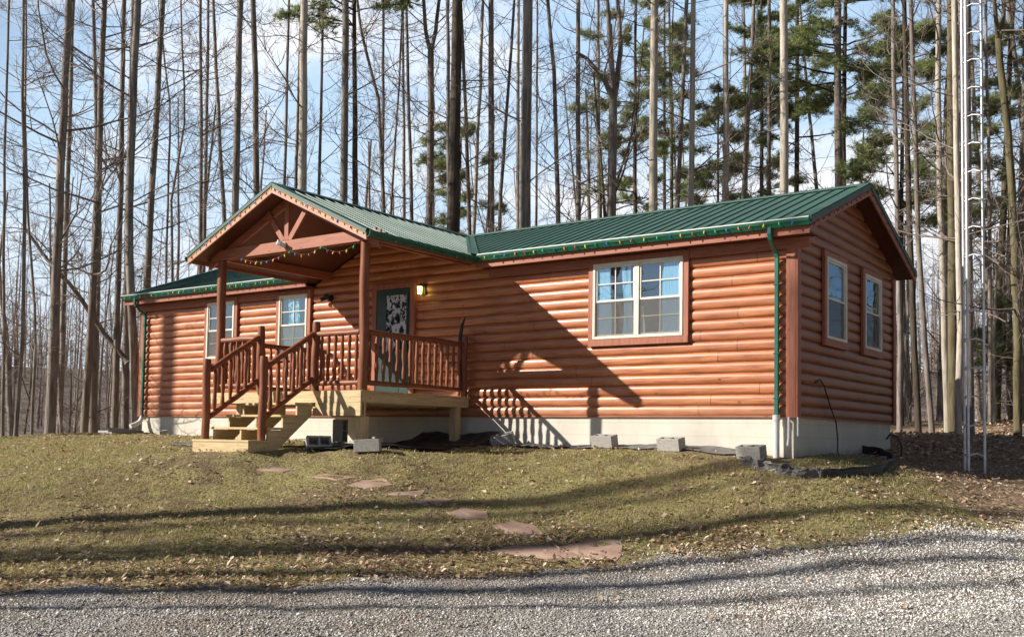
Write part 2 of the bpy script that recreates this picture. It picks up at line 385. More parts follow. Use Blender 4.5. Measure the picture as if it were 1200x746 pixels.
# ------------------------------------------------------------------ terrain
ctrl = [(-18,1,-.42),(-16.5,-1.2,-.45),(-13,-1.5,-.50),(-22,6,-.7),(-17,9,-.55),(-26,12,-1.2),(-3.01,-.26,-.49),(-1.8,-.34,-.53),(-.48,-.46,-.62),(-5,-.24,-.50),(-14.2,-.45,-.44),(-11,-.5,-.5),(-6.68,-2.95,-.64),(-6.15,-2.2,-.58),(-8.4,-4.1,-.655),(-7.,-4.1,-.66),(-6.9,-3.5,-.64),(-15.7,0,-.40),(-12,0,-.47),(-8,0,-.53),(-5,0,-.52),(-3,0,-.50),(0,0,-.62),(0,4.9,-.46),(-15.7,5,-.42),(-8,-3.9,-.665),(-5.96,-2.64,-.53),
        (-9.5,-2.6,-.55),(5.26,-14.26,-1.93),(10,-22,-1.95),(-5,-20,-1.98),(-20,-20,-1.95),(13,-8,-1.65),(-8,5,-.45),(0,9,-.25),(-8,12,-.3),(-16,10,-.5)]
for u, v, d in [(0,746,7.6),(600,746,8.),(1200,746,8.2),(0,692,9.9),(300,686,10.3),(600,672,11.3),(850,650,11.7),(1200,617,12.9),
                (0,600,13.3),(0,528,20),(0,514,25),(300,600,13.1),(300,560,14.9),(120,520,19.5),(600,600,13.3),(600,560,15),(900,600,12.8),(900,562,13.7),
                (1100,590,13.2),(1200,585,13.7),(1140,553,15.8),(1122,509,21),(1122,497,30),(1200,498,30),(1060,500,27),(1060,511,20),(150,512,24),(1200,540,17)]:
    ctrl.append(tuple(at(u, v, d)))
ctrl = np.array(ctrl)
def _tps(r): return np.where(r > 1e-9, r*r*np.log(r+1e-12), 0)
_n = len(ctrl); _A = np.zeros((_n+3, _n+3)); _d = np.hypot(ctrl[:,None,0]-ctrl[None,:,0], ctrl[:,None,1]-ctrl[None,:,1])
_A[:_n,:_n] = _tps(_d)+np.eye(_n)*.12; _A[:_n,_n] = 1; _A[:_n,_n+1:] = ctrl[:,:2]; _A[_n,:_n] = 1; _A[_n+1:,:_n] = ctrl[:,:2].T
_w = np.linalg.solve(_A, np.append(ctrl[:,2], [0,0,0]))
def sstep(a, b, x): t = np.clip((x-a)/(b-a), 0, 1); return t*t*(3-2*t)
def ground_z(x, y):
    x = np.asarray(x, float); y = np.asarray(y, float); sh = x.shape; x = x.ravel(); y = y.ravel()
    z = np.empty_like(x)
    for i in range(0, len(x), 20000):
        a, b = x[i:i+20000], y[i:i+20000]
        z[i:i+20000] = _tps(np.hypot(a[:,None]-ctrl[None,:,0], b[:,None]-ctrl[None,:,1]))@_w[:_n]+_w[_n]+_w[_n+1]*a+_w[_n+2]*b
    z = np.clip(z, -2.6, .5)
    r = np.hypot(x-5.26, y+14.26); fw = (x-5.26)*CF[0]+(y+14.26)*CF[1]; rt = (x-5.26)*CR[0]+(y+14.26)*CR[1]
    front = sstep(-5, 25, fw)
    left = sstep(.05, -.28, rt/np.maximum(r, 1))
    far = (-.35+7.5*sstep(48, 130, r)+9*sstep(130, 500, r)+.75*sstep(.1,.3,rt/np.maximum(r,1))-3.2*left*np.exp(-((r-44)/16.)**2)-.5*left)*front+(1-front)*(-2.0+6*sstep(60, 300, r))
    t = sstep(27, 38, r)
    z = z*(1-t)+far*t
    return z.reshape(sh)
def gz(x, y): return float(ground_z(np.array([x]), np.array([y]))[0])
def bumps(x, y): return .006*np.sin(x*9.7+1.9*np.sin(y*6.3+x*1.1))*np.sin(y*11.3+1.5*np.sin(x*5.9))+.006*np.sin(x*17.+2*np.sin(y*13.))*np.cos(y*19.+np.sin(x*11.))+.018*np.sin(x*2.3+1.3*np.sin(y*1.7))*np.cos(y*2.9+.7*np.sin(x*3.1))+.010*np.sin(x*6.1+y*4.7)*np.cos(y*7.3-x*2.2)
def axis(lo, hi, c0, c1, fine, n):
    a = list(np.arange(c0, c1+1e-6, fine)); s = fine; x = c0; L = []
    while x > lo: s *= n; x -= s; L.append(x)
    s = fine; x = a[-1]; Rr = []
    while x < hi: s *= n; x += s; Rr.append(x)
    return np.array(L[::-1]+a+Rr)
gx = axis(-900, 900, -24, 10, .085, 1.08); gy = axis(-700, 900, -13, 6, .085, 1.08)
X, Y = np.meshgrid(gx, gy); Z = ground_z(X, Y)
near = np.exp(-np.maximum(0, np.hypot(X+5, Y+5)-25)/6.)
Z = Z+bumps(X, Y)*near
nx, ny = len(gx), len(gy); idx = np.arange(nx*ny).reshape(ny, nx)
q = np.stack([idx[:-1,:-1], idx[:-1,1:], idx[1:,1:], idx[1:,:-1]], -1).reshape(-1, 4)
g = npmesh('ground', np.stack([X.ravel(), Y.ravel(), Z.ravel()], 1), q, M['ground'], k=4, smooth=True); tag(g, kind='structure')
def surf(x, y):
    x = np.asarray(x, float); y = np.asarray(y, float)
    return ground_z(x, y)+bumps(x, y)*np.exp(-np.maximum(0, np.hypot(x+5, y+5)-25)/6.)
# driveway: edge line from left to right
def on_ground(u, v):
    ds = np.arange(5., 45., .05); P = np.array([at(u, v, d) for d in ds]); h = P[:,2]-ground_z(P[:,0], P[:,1])
    k = int(np.argmax(h <= 0)) if (h <= 0).any() else int(np.argmin(h[:400]))
    return P[k]
EDGE = [on_ground(u, v)[:2] for u, v in ((0,693),(100,690),(200,690),(300,688),(400,683),(500,677),(600,671),(680,664),(760,658),(850,650),(930,644),(1000,638),(1070,630),(1140,623),(1200,616))]
e0 = EDGE[0]-np.array([.80,.57])*30; e1 = EDGE[-1]+(EDGE[-1]-EDGE[-3])*8
EDGE = [e0]+EDGE+[e1]; EDGE = np.array(EDGE)
RH = np.array([CR[0], CR[1]])/np.hypot(CR[0], CR[1]); FH = np.array([CF[0], CF[1]])/np.hypot(CF[0], CF[1])
_es = EDGE@RH; _ef = EDGE@FH
def edge_f(s): return np.interp(s, _es, _ef)+.07*np.sin(s*2.1)+.05*np.sin(s*5.3+1)+.03*np.sin(s*13.)
def gravel_depth(x, y):
    """distance into the driveway from its grass edge (positive = gravel)"""
    s = x*RH[0]+y*RH[1]; f = x*FH[0]+y*FH[1]; return edge_f(s)-f
ss = np.concatenate([np.linspace(-45, -14, 40), np.arange(-14, 12, .12), np.linspace(12, 30, 40)]); tt = np.concatenate([np.linspace(0, 5, 45), np.linspace(5.3, 9, 14)])
S, T = np.meshgrid(ss, tt); Ff = edge_f(S)-T; DX = S*RH[0]+Ff*FH[0]; DY = S*RH[1]+Ff*FH[1]
DZ = surf(DX, DY)+.006+.02*np.clip(T/.4, 0, 1); idx = np.arange(S.size).reshape(S.shape)
q = np.stack([idx[:-1,:-1], idx[:-1,1:], idx[1:,1:], idx[1:,:-1]], -1).reshape(-1, 4)
g = npmesh('driveway', np.stack([DX.ravel(), DY.ravel(), DZ.ravel()], 1), q, M['gravel'], k=4, smooth=True); tag(g, kind='structure')
# stones
def scatter(n, smin, smax, fmin, fmax):
    s = RNG.uniform(smin, smax, n); f = RNG.uniform(fmin, fmax, n)
    return s*RH[0]+f*FH[0], s*RH[1]+f*FH[1]
camS = CP[:2]@RH; camF = CP[:2]@FH
def rock(n, x, y, z, size, name, mt, label, cat):
    ov = np.array([(1,0,0),(-1,0,0),(0,1,0),(0,-1,0),(0,0,1),(0,0,-1)], float)
    of = np.array([(0,2,4),(2,1,4),(1,3,4),(3,0,4),(2,0,5),(1,2,5),(3,1,5),(0,3,5)])
    V = ov[None]*RNG.uniform(.55, 1.15, (n,6,1))*size[:,None,None]
    V = V*np.array([1,1,.62])+RNG.normal(0,.12,(n,6,3))*size[:,None,None]
    a = RNG.uniform(0, 6.28, n); ca, sa = np.cos(a)[:,None], np.sin(a)[:,None]
    tx = RNG.normal(0, .35, n)[:,None]
    x2 = V[...,0]*ca-V[...,1]*sa; y2 = V[...,0]*sa+V[...,1]*ca; z2 = V[...,2]+tx*V[...,0]
    P = np.stack([x2+x[:,None], y2+y[:,None], z2+z[:,None]], -1).reshape(-1, 3)
    Fc = (of[None]+6*np.arange(n)[:,None,None]).reshape(-1, 3)
    o = npmesh(name, P, Fc, mt, attr=np.repeat(np.clip(RNG.normal(.38, .26, n)+.46*sstep(-1., 3.5, x*RH[0]+y*RH[1]-camS)*sstep(3.6, 2.2, x*0+gravel_depth(x, y)), 0, 1), 8)); tag(o, label, cat, kind='stuff'); return o
n = 210000
x, y = scatter(n, camS-6.9, camS+10.6, camF+7.2, camF+15.5)
gd = gravel_depth(x, y)
mot = np.sin(x*1.7+2*np.sin(y*1.1))*np.cos(y*1.9+x*.6)
sx_ = x*RH[0]+y*RH[1]-camS; soft = 1-sstep(0., 3., sx_)
keep = (gd > -.05-.35*RNG.random(n)**4) & (RNG.random(n) < .80+.2*mot) & (RNG.random(n) > soft*.95*(1-sstep(-.15, .95, gd+.25*mot)))
x, y, gd = x[keep], y[keep], gd[keep]
rock(len(x), x, y, surf(x, y)+.022+RNG.uniform(0, .012, len(x)), RNG.uniform(.007, .0165, len(x))*(1+.8*(RNG.random(len(x)) > .97)), 'gravel_stones', M['stones'], 'loose pale grey gravel stones covering the driveway', 'gravel')
FLAGS = [([(655,642),(690,634),(728,634),(730,648),(722,656),(690,655),(668,650)], 'pale orange red flagstone nearest the driveway on the right'),
([(572,648),(600,641),(650,640),(672,650),(690,656),(640,656)], 'long flagstone overlapping the left of the pale orange one'),
([(577,618),(600,612),(625,614),(638,624),(610,628),(590,625)], 'dark pinkish flagstone third up from the driveway'),
([(522,601),(545,597),(570,600),(572,608),(540,608)], 'pinkish grey flagstone fourth up from the driveway'),
([(478,590),(500,586),(533,587),(515,592)], 'thin sliver of pale flagstone halfway up the lawn'),
([(446,581),(470,577),(498,575),(494,582)], 'narrow purple flagstone above the pale sliver in the lawn'),
([(404,570),(425,563),(450,562),(462,569),(430,575)], 'broad purple flagstone in the upper part of the path'),
([(360,560),(380,557),(420,559),(395,564)], 'small flagstone near the top of the path, below the tipped block'),
([(300,551),(320,548),(352,549),(330,555)], 'pale grey flagstone closest to the stairs')]
FLAGW = [([on_ground(u, v) for u, v in uv], lab) for uv, lab in FLAGS]
def on_flag(x, y):
    m = np.zeros(len(x), bool)
    for P, _ in FLAGW:
        P = np.array(P)[:,:2]; ins = np.ones(len(x), bool); sg = 0
        c = P.mean(0)
        Q = c+(P-c)*.97
        inside_ = np.zeros(len(x), bool)
        j = len(Q)-1
        for i in range(len(Q)):
            cond = (Q[i,1] > y) != (Q[j,1] > y)
            with np.errstate(divide='ignore', invalid='ignore'): xx = (Q[j,0]-Q[i,0])*(y-Q[i,1])/(Q[j,1]-Q[i,1])+Q[i,0]
            inside_ ^= cond & (x < xx); j = i
        m |= inside_
    return m
# grass
def soft2(x, y): return 1-sstep(0., 3., x*RH[0]+y*RH[1]-camS)
def blades(n, x, y, h, name, label, per=4):
    z = surf(x, y)
    a = RNG.uniform(0, 6.28, (n, per)); ln = RNG.uniform(.2, 1.1, (n, per)); hh = h[:,None]*RNG.uniform(.5, 1.1, (n, per)); w = .0045
    ox = RNG.normal(0, .018, (n, per)); oy = RNG.normal(0, .018, (n, per))
    bx = x[:,None]+ox; by = y[:,None]+oy
    px, py = -np.sin(a)*w, np.cos(a)*w
    P = np.stack([np.stack([bx-px, by-py, z[:,None]+0*bx], -1), np.stack([bx+px, by+py, z[:,None]+0*bx], -1), np.stack([bx+np.cos(a)*hh*ln, by+np.sin(a)*hh*ln, z[:,None]+hh], -1)], 2).reshape(-1, 3)
    o = npmesh(name, P, np.arange(len(P)), M['blade'], attr=np.clip((np.sin(x*1.3+np.sin(y*.9))*.12+.5)[:,None]+RNG.normal(0, .26, (n, per)), 0, 1).ravel())
    tag(o, label, 'grass', kind='stuff')
n = 230000
x, y = scatter(n, camS-13, camS+9.5, camF+9.0, camF+24)
gd = gravel_depth(x, y)
inside = ((x > -15.8) & (x < .1) & (y > -.55) & (y < 5.1)) | ((x > -9.7) & (x < -5.9) & (y > -2.9)) | ((x > -8.5) & (x < -6.95) & (y > -4.0) & (y < 0))
patch = np.sin(x*1.1+1.7*np.sin(y*.8))*np.cos(y*1.5-.7*x)+.5*np.sin(x*3.3+y*2.1)
woods = (y+.62*x > 1.6+.6*np.sin(x*1.7)) | (x < -20)
pathd = (x > -8.7) & (x < -6.2) & (y < -3.9) & (y > -5.2)
keep = (gd < -.05-.5*RNG.random(n)+.75*soft2(x, y)*RNG.random(n)**2) & ~inside & ~woods & (RNG.random(n) < np.clip(.80+.55*patch+.25*np.sin(x*8.3+2*np.sin(y*7))*np.sin(y*9.1+x), .12, 1)) & ~(pathd & (RNG.random(n) < .8))
keep &= ~on_flag(x, y)
x, y = x[keep], y[keep]
blades(len(x), x, y, np.full(len(x), .036)*RNG.uniform(.5, 1.4, len(x))*(1+.45*np.sin(x*7+2*np.sin(y*5))*np.sin(y*8+x*2)), 'lawn_grass', 'short yellowish green lawn grass in front of the cabin')
# dry leaves
def leaves(x, y, z, size, name, label):
    n = len(x); a = RNG.uniform(0, 6.28, n); ca, sa = np.cos(a), np.sin(a)
    L = np.array([(-1,0,0),(-.1,.5,.22),(.9,.08,.05),(-.1,-.5,.22),(0,0,-.05)]); tri = np.array([(0,4,1),(1,4,2),(2,4,3),(3,4,0)])
    V = L[None]*size[:,None,None]*RNG.uniform(.7, 1.3, (n,5,1)); tl = RNG.normal(0, .35, (n,1)); tr = RNG.normal(0,.35,(n,1))
    zz = V[...,2]+tl*V[...,0]+tr*V[...,1]; zz = zz-zz.min(1, keepdims=True)
    P = np.stack([V[...,0]*ca[:,None]-V[...,1]*sa[:,None]+x[:,None], V[...,0]*sa[:,None]+V[...,1]*ca[:,None]+y[:,None], zz+z[:,None]+.004], -1).reshape(-1, 3)
    o = npmesh(name, P, (tri[None]+5*np.arange(n)[:,None,None]).reshape(-1, 3), M['leaf'], attr=np.repeat(np.clip(RNG.normal(.55, .25, n), 0, 1), 4)); tag(o, label, 'leaves', kind='stuff')
n = 150000
x, y = scatter(n, camS-13, camS+10, camF+9.0, camF+24)
gd = gravel_depth(x, y); inside = ((x > -15.8) & (x < .1) & (y > -.1) & (y < 5.1)) | ((x > -8.5) & (x < -6.95) & (y > -4.0) & (y < 0))
sx = x*RH[0]+y*RH[1]-camS
clump = .5+.5*np.sin(x*1.9+2*np.sin(y*1.3+x*.4))*np.cos(y*2.3+.5*x)
prob = .05+.30*clump**3+.9*np.exp(-((gd+.45)/.7)**2)*(.3+.7*clump)*(.35+.65*(sx < 3))+.35*(sx > 4.2)*(gd < -.4)*(gd > -2.2)*clump+.35*np.exp(-((gd+1.7)/.3)**2)*(sx < 2)*clump
prob = prob+.38*(sx < 0)*(gd > -3.6)*clump**2+.30*(sx < 1)*(gd > -1.3); prob = np.where(gd > .25, .010, prob)
keep = (RNG.random(n) < prob) & ~inside & (~on_flag(x, y) | (RNG.random(n) < .15)); x, y, gd = x[keep], y[keep], gd[keep]
leaves(x, y, surf(x, y)+np.where(gd > 0, .03, .012), RNG.uniform(.016, .044, len(x)), 'fallen_leaves', 'dry tan and brown fallen leaves strewn over the lawn')
n = 90000
x, y = scatter(n, camS-22, camS+28, camF+17, camF+46)
wd = (y+.62*x > 1.6+.6*np.sin(x*1.7)) | (x < -19); inside = (x > -15.8) & (x < .1) & (y > -.1) & (y < 5.1)
vis = (x > -1) | (x < -13)
keep = wd & ~inside & vis; x, y = x[keep], y[keep]
leaves(x, y, surf(x, y)+.005, RNG.uniform(.035, .065, len(x)), 'leaf_litter', 'sunlit brown leaf litter on the woodland floor behind the cabin')
# ------------------------------------------------------------------ cabin
L, W = 15.75, 4.98
XC, XL, XR, PD = -7.78, -9.525, -6.018, -2.643
RY, RZ, MS = 2.475, 3.843, .38
PRZ, PSL, PHW, PF = 3.755, .459, 2.18, -3.067
EY = -.30
def mz(y): return RZ-MS*abs(RY-y)
def pz(x): return PRZ-PSL*abs(x-XC)
cabin = tag(empty('log_cabin', (-7.8, 0, -.55)), 'long red brown log sided cabin with green metal roof and covered front porch', 'cabin')
# walls
wall = MB()
NP = 11
def prof(k):   # depth of one log at fraction k
    return .043*(1-math.sqrt(max(0, 1-abs(2*k-1)**2.6*.985)))
def wall_rows(face, rng, z0=0., nrows=23):
    """face(t, depth, z) -> point ; rng(z) -> (lo, hi) or None"""
    for r in range(nrows):
        pr = None; vs = []; ok = []
        for i in range(NP):
            k = i/(NP-1); z = z0+(r+k)*COURSE; g_ = rng(z)
            if g_ is None: 
                # clip at last valid height
                break
            d = prof(k); vs += [face(g_[0], d, z), face(g_[1], d, z)]
        m = len(vs)//2
        if m > 1: wall.add(vs, [(2*i, 2*i+1, 2*i+3, 2*i+2) for i in range(m-1)], True)
def front_rng(z):
    if z <= 2.60: return (-L+.02, -.02)
    h = (pz(XC)-.13-z)/PSL
    return (XC-h, XC+h) if h > 0 else None
wall_rows(lambda t, d, z: (t, d, z), front_rng)
wall_rows(lambda t, d, z: (t, W-d, z), lambda z: (-L+.02, -.02) if z <= 2.6 else None)
def gab_rng(z):
    lo = max(.02, RY-(RZ-.10-z)/MS); hi = W-lo+0; hi = min(W-.02, RY+(RZ-.10-z)/MS)
    return (lo, hi) if hi > lo else None
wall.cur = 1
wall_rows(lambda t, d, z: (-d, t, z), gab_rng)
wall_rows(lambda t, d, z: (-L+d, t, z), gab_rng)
wo = wall.build('log_wall', [M['siding_x'], M['siding_y_shaded']], cabin)
# foundation
f = MB(); f.box(-L+.06, -.06, .05, W-.05, -1.3, -.002); f.build('foundation', M['found'], cabin)
f = MB(); f.box(-L+.01, -.01, .012, W-.012, -.012, .012); f.build('sill_board', M['trim_x'], cabin)
# corner boards
for (x0, x1, y0, y1) in ((-.145, .0, -.028, .02), (-L, -L+.145, -.028, .02), (-.145, 0., W-.02, W+.028), (-L, -L+.145, W-.02, W+.028)):
    c = MB(); zt = 2.6
    c.box(x0, x1, y0, y1, -.02, zt)
    gx0, gx1 = (0.002, .030) if x1 > -1 else (-L-.03, -L-.002)
    if y0 < 1: c.box(gx0, gx1, y0, .11, -.02, 2.66)
    else: c.box(gx0, gx1, W-.11, y1, -.02, 2.66)
    c.build('corner_board', M['trim'], cabin, bevel=.004)
# roof
roof = MB()
def slab(poly2, zf, dz0, dz1, mb):
    """prism between surfaces zf+dz0 and zf+dz1 over an xy polygon"""
    n = len(poly2); a = [(x, y, zf(x, y)+dz0) for x, y in poly2]; b = [(x, y, zf(x, y)+dz1) for x, y in poly2]
    mb.add(a+b, [tuple(range(n)), tuple(range(2*n-1, n-1, -1))]+[(i, i+n, (i+1)%n+n, (i+1)%n) for i in range(n)])
RX0, RX1 = -L-.30, .316
dv = (PRZ-mz(EY))/PSL; yv = RY-(RZ-PRZ)/MS
mzf = lambda x, y: mz(y); pzf = lambda x, y: pz(x)
front = [(RX0, EY), (XC-dv, EY), (XC, yv), (XC+dv, EY), (RX1, EY), (RX1, RY), (RX0, RY)]
# split in two convex-ish halves
fl = [(RX0, EY), (XC-dv, EY), (XC, yv), (XC, RY), (RX0, RY)]; fr = [(XC, RY), (XC, yv), (XC+dv, EY), (RX1, EY), (RX1, RY)]
BE = W+.30
back = [(RX0, RY), (RX1, RY), (RX1, BE), (RX0, BE)]
for p in (fl, fr, back): slab(p, mzf, 0, -.018, roof)
pr = [(XC, PF), (XC, yv), (XC+dv, EY), (XC+PHW, EY), (XC+PHW, PF)]; plft = [(2*XC-x, y) for x, y in pr][::-1]
for p in (pr, plft): slab(p, pzf, 0, -.018, roof)
# ribs
def rib(a, b, wdir):
    a = np.array(a, float); b = np.array(b, float); d = b-a; wd = np.array(wdir, float)*.011; up = np.array([0,0,.02])
    if np.linalg.norm(d) < .08: return
    vs = [a-wd, a+wd, a+wd*.6+up, a-wd*.6+up, b-wd, b+wd, b+wd*.6+up, b-wd*.6+up]
    roof.add(vs, [(0,1,2,3), (7,6,5,4), (1,5,6,2), (2,6,7,3), (3,7,4,0)])
x = RX1-.08
while x > RX0:
    dx = abs(x-XC); y0 = EY-.012 if dx > dv else yv-(yv-EY)*dx/dv
    rib((x, y0, mz(y0)), (x, RY, mz(RY)), (1,0,0)); rib((x, RY, mz(RY)), (x, BE, mz(BE)), (1,0,0)); x -= .229
y = PF+.1
while y < yv:
    dx = PHW+.01 if y < EY else dv*(yv-y)/(yv-EY)
    for s in (-1, 1): rib((XC, y, pz(XC)), (XC+s*dx, y, pz(XC+dx)), (0,1,0))
    y += .229
ro = roof.build('metal_roof', M['roof'], cabin)
# ridge caps, rake trim, valley flashing
rc = MB()
for s in (-1, 1):
    p = [(RX0-.01, RY), (RX1+.01, RY), (RX1+.01, RY+s*.15), (RX0-.01, RY+s*.15)]; slab(p, mzf, .036, .022, rc)
    p = [(XC, PF-.01), (XC, yv-.02), (XC+s*.13, yv-.17), (XC+s*.15, PF-.01)]; slab(p, pzf, .036, .022, rc)
rc.build('ridge_cap', M['roof'], ro)
for xe, s in ((RX1, 1), (RX0, -1)):
    for ya, yb in ((EY-.02, RY), (BE+.02, RY)):
        rk = MB()
        a = (xe+s*.006, ya, mz(ya)-.012); b = (xe+s*.006, yb, mz(yb)-.012); rk.beam(a, b, .018, .085)
        a = (xe-s*.05, ya, mz(ya)+.026); b = (xe-s*.05, yb, mz(yb)+.026); rk.beam(a, b, .13, .012); rk.build('rake_trim', M['roof'], ro)
for s in (-1, 1):
    rk = MB()
    a = (XC+s*PHW, PF-.006, pz(XC+PHW)-.002); b = (XC, PF-.006, PRZ-.002); rk.beam(a, b, .018, .062)
    a = (XC+s*PHW, PF+.05, pz(XC+PHW)+.026); b = (XC, PF+.05, PRZ+.026); rk.beam(a, b, .13, .012); rk.build('rake_trim', M['roof'], ro)
vf = MB()
for s in (-1, 1):
    a = np.array((XC, yv, PRZ+.012)); b = np.array((XC+s*dv, EY, mz(EY)+.012)); d = b-a
    vf.add([a+(0,-.16,-0.0), a+(0,.12,.05), b+(s*.12,0.,.004), b+(-s*.10,-.06,.05), ], [(0,1,2,3)])
    vf.beam(a+(0,.10,.045), b+(s*.085,0,.012), .022, .02)
    vf.beam(a+(0,-.10,.01), b+(-s*.07,0,.045), .02, .02)
vf.build('valley_flashing', M['roof'], ro)
# brown roof boards under the metal (soffit) and fascia
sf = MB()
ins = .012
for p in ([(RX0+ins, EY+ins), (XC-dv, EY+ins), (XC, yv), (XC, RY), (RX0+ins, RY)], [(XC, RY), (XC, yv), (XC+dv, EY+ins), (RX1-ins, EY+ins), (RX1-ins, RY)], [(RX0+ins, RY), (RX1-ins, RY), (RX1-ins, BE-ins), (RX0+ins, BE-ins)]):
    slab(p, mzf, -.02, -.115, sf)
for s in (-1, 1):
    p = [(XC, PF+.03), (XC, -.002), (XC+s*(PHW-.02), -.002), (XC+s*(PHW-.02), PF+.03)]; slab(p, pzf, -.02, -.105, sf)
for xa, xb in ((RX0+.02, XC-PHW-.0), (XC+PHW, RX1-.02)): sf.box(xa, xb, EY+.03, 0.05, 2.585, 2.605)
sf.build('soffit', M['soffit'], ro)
for xa, xb in ((RX0+.02, XC-PHW+.05), (XC+PHW-.05, RX1-.02)):
    f = MB(); f.box(xa, xb, EY+.002, EY+.03, 2.57, mz(EY)-.02); f.build('eave_fascia', M['trim_x'], ro, bevel=.003)
    f = MB(); f.box(xa+.1, xb-.1, -.03, .02, 2.43, 2.584); f.build('frieze_board', M['trim_x'], ro, bevel=.003)
fs = MB()
for s in (-1, 1):
    x1 = XC+s*(PHW-.0); zt = pz(x1)-.034; hb = .115
    fs.prism([(XC, PF, PRZ-.034), (x1, PF, zt), (x1, PF, zt-hb), (XC, PF, PRZ-.034-hb)], (0, .028, 0))
fs.build('rake_fascia', M['fascia'], ro, bevel=.002)
for s in (-1, 1):
    x1 = XC+s*(PHW-.012)
    f = MB(); f.box(min(x1, x1-s*.026), max(x1, x1-s*.026), PF+.03, EY, pz(x1)-.135, pz(x1)-.022); f.build('eave_fascia', M['trim_y'], ro)
for xe, s in ((RX1, 1), (RX0, -1)):
    for ya, yb in ((EY+.0, RY), (BE, RY)):
        f = MB(); xa = xe-s*.004; f.prism([(xa, ya, mz(ya)-.056), (xa, yb, mz(yb)-.056), (xa, yb, mz(yb)-.185), (xa, ya, mz(ya)-.17)], (-s*.028, 0, 0)); f.build('gable_fascia', M['trim_y'], ro, bevel=.003)
# gutters: open K profile extruded
def gutter(xa, xb, y, zt, parent):
    P = [(0,0), (0,-.10), (-.055,-.10), (-.088,-.045), (-.092,0), (-.080,0), (-.078,-.042), (-.05,-.09), (-.008,-.09), (-.008,0)]
    m = MB(); m.prism([(xa, y+a, zt+b) for a, b in P], (xb-xa, 0, 0))
    for xe in (xa, xb-.004): m.prism([(xe, y+a, zt+b) for a, b in P[:5]], (.004, 0, 0))
    o = m.build('gutter', M['gutter'], parent)
    d = MB(); d.box(xa, xb, y-.101, y-.079, zt+.001, zt+.016); d.build('gutter_lip_glint', M['lip_glint'], parent); return o  # pale strip on the outer lip imitates its sunlit highlight
gutter(RX0-.0, XC-PHW+.02, EY-.001, mz(EY)-.012, ro)
gr = gutter(XC+PHW+.06, RX1+.0, EY-.001, mz(EY)-.012, ro)
for s in (-1, 1):
    x = XC+s*(PHW-.01); zt = pz(x)-.008
    P = [(0,0), (0,-.10), (.055,-.10), (.088,-.045), (.092,0), (.080,0), (.078,-.042), (.05,-.09), (.008,-.09), (.008,0)]
    m = MB(); m.prism([(x+s*a, PF+.0, zt+b) for a, b in P], (0, EY-PF-.06, 0)); m.build('gutter', M['gutter'], ro)
# downspouts
def downspout(x, zend):
    m = MB(); y0 = EY-.05
    path = [(x, y0, 2.70), (x, y0, 2.60), (x, y0+.03, 2.52), (x, -.085, 2.36), (x, -.062, 2.30), (x, -.062, zend)]
    w, dpt = .031, .026
    vs = []
    for p in path: vs += [(p[0]-w, p[1]-dpt, p[2]), (p[0]+w, p[1]-dpt, p[2]), (p[0]+w, p[1]+dpt, p[2]), (p[0]-w, p[1]+dpt, p[2])]
    n = len(path); m.add(vs, [(4*i+k, 4*i+(k+1)%4, 4*i+4+(k+1)%4, 4*i+4+k) for i in range(n-1) for k in range(4)]+[(0,3,2,1), (4*n-4, 4*n-3, 4*n-2, 4*n-1)])
    for zz in (1.9, .9, .25): m.box(x-.05, x+.05, -.093, -.03, zz, zz+.02)
    o = m.build('downspout', M['downspout'], cabin, bevel=.006)
    return o
d1 = downspout(-.27, -.05); d2 = downspout(-15.55, .02)
m = MB(); m.tube([(-.27,-.07,-.01), (-.27,-.07,-.12), (-.268,-.075,-.60)], [.048,.046,.046], 12); m.tube([(-.27,-.07,.02), (-.27,-.07,-.06)], [.055,.055], 12); m.build('drain_pipe', M['pvc'], d1)
m = MB(); m.tube([(-15.55,-.07,.04), (-15.55,-.07,-.05), (-15.55,-.10,-.13), (-15.56,-.22,-.20), (-15.57,-.34,-.24)], [.045,.05,.055,.055,.05], 12); m.build('drain_elbow', M['pvc'], d2)
m = MB(); m.tube([(.03,-.02,-.01), (.03,-.02,-.28)], .014, 8); m.tube([(-.10,-.03,-.01), (-.10,-.03,-.30), (-.11,-.04,-.42)], .02, 8); m.build('vent_pipe', M['pvc'], cabin)
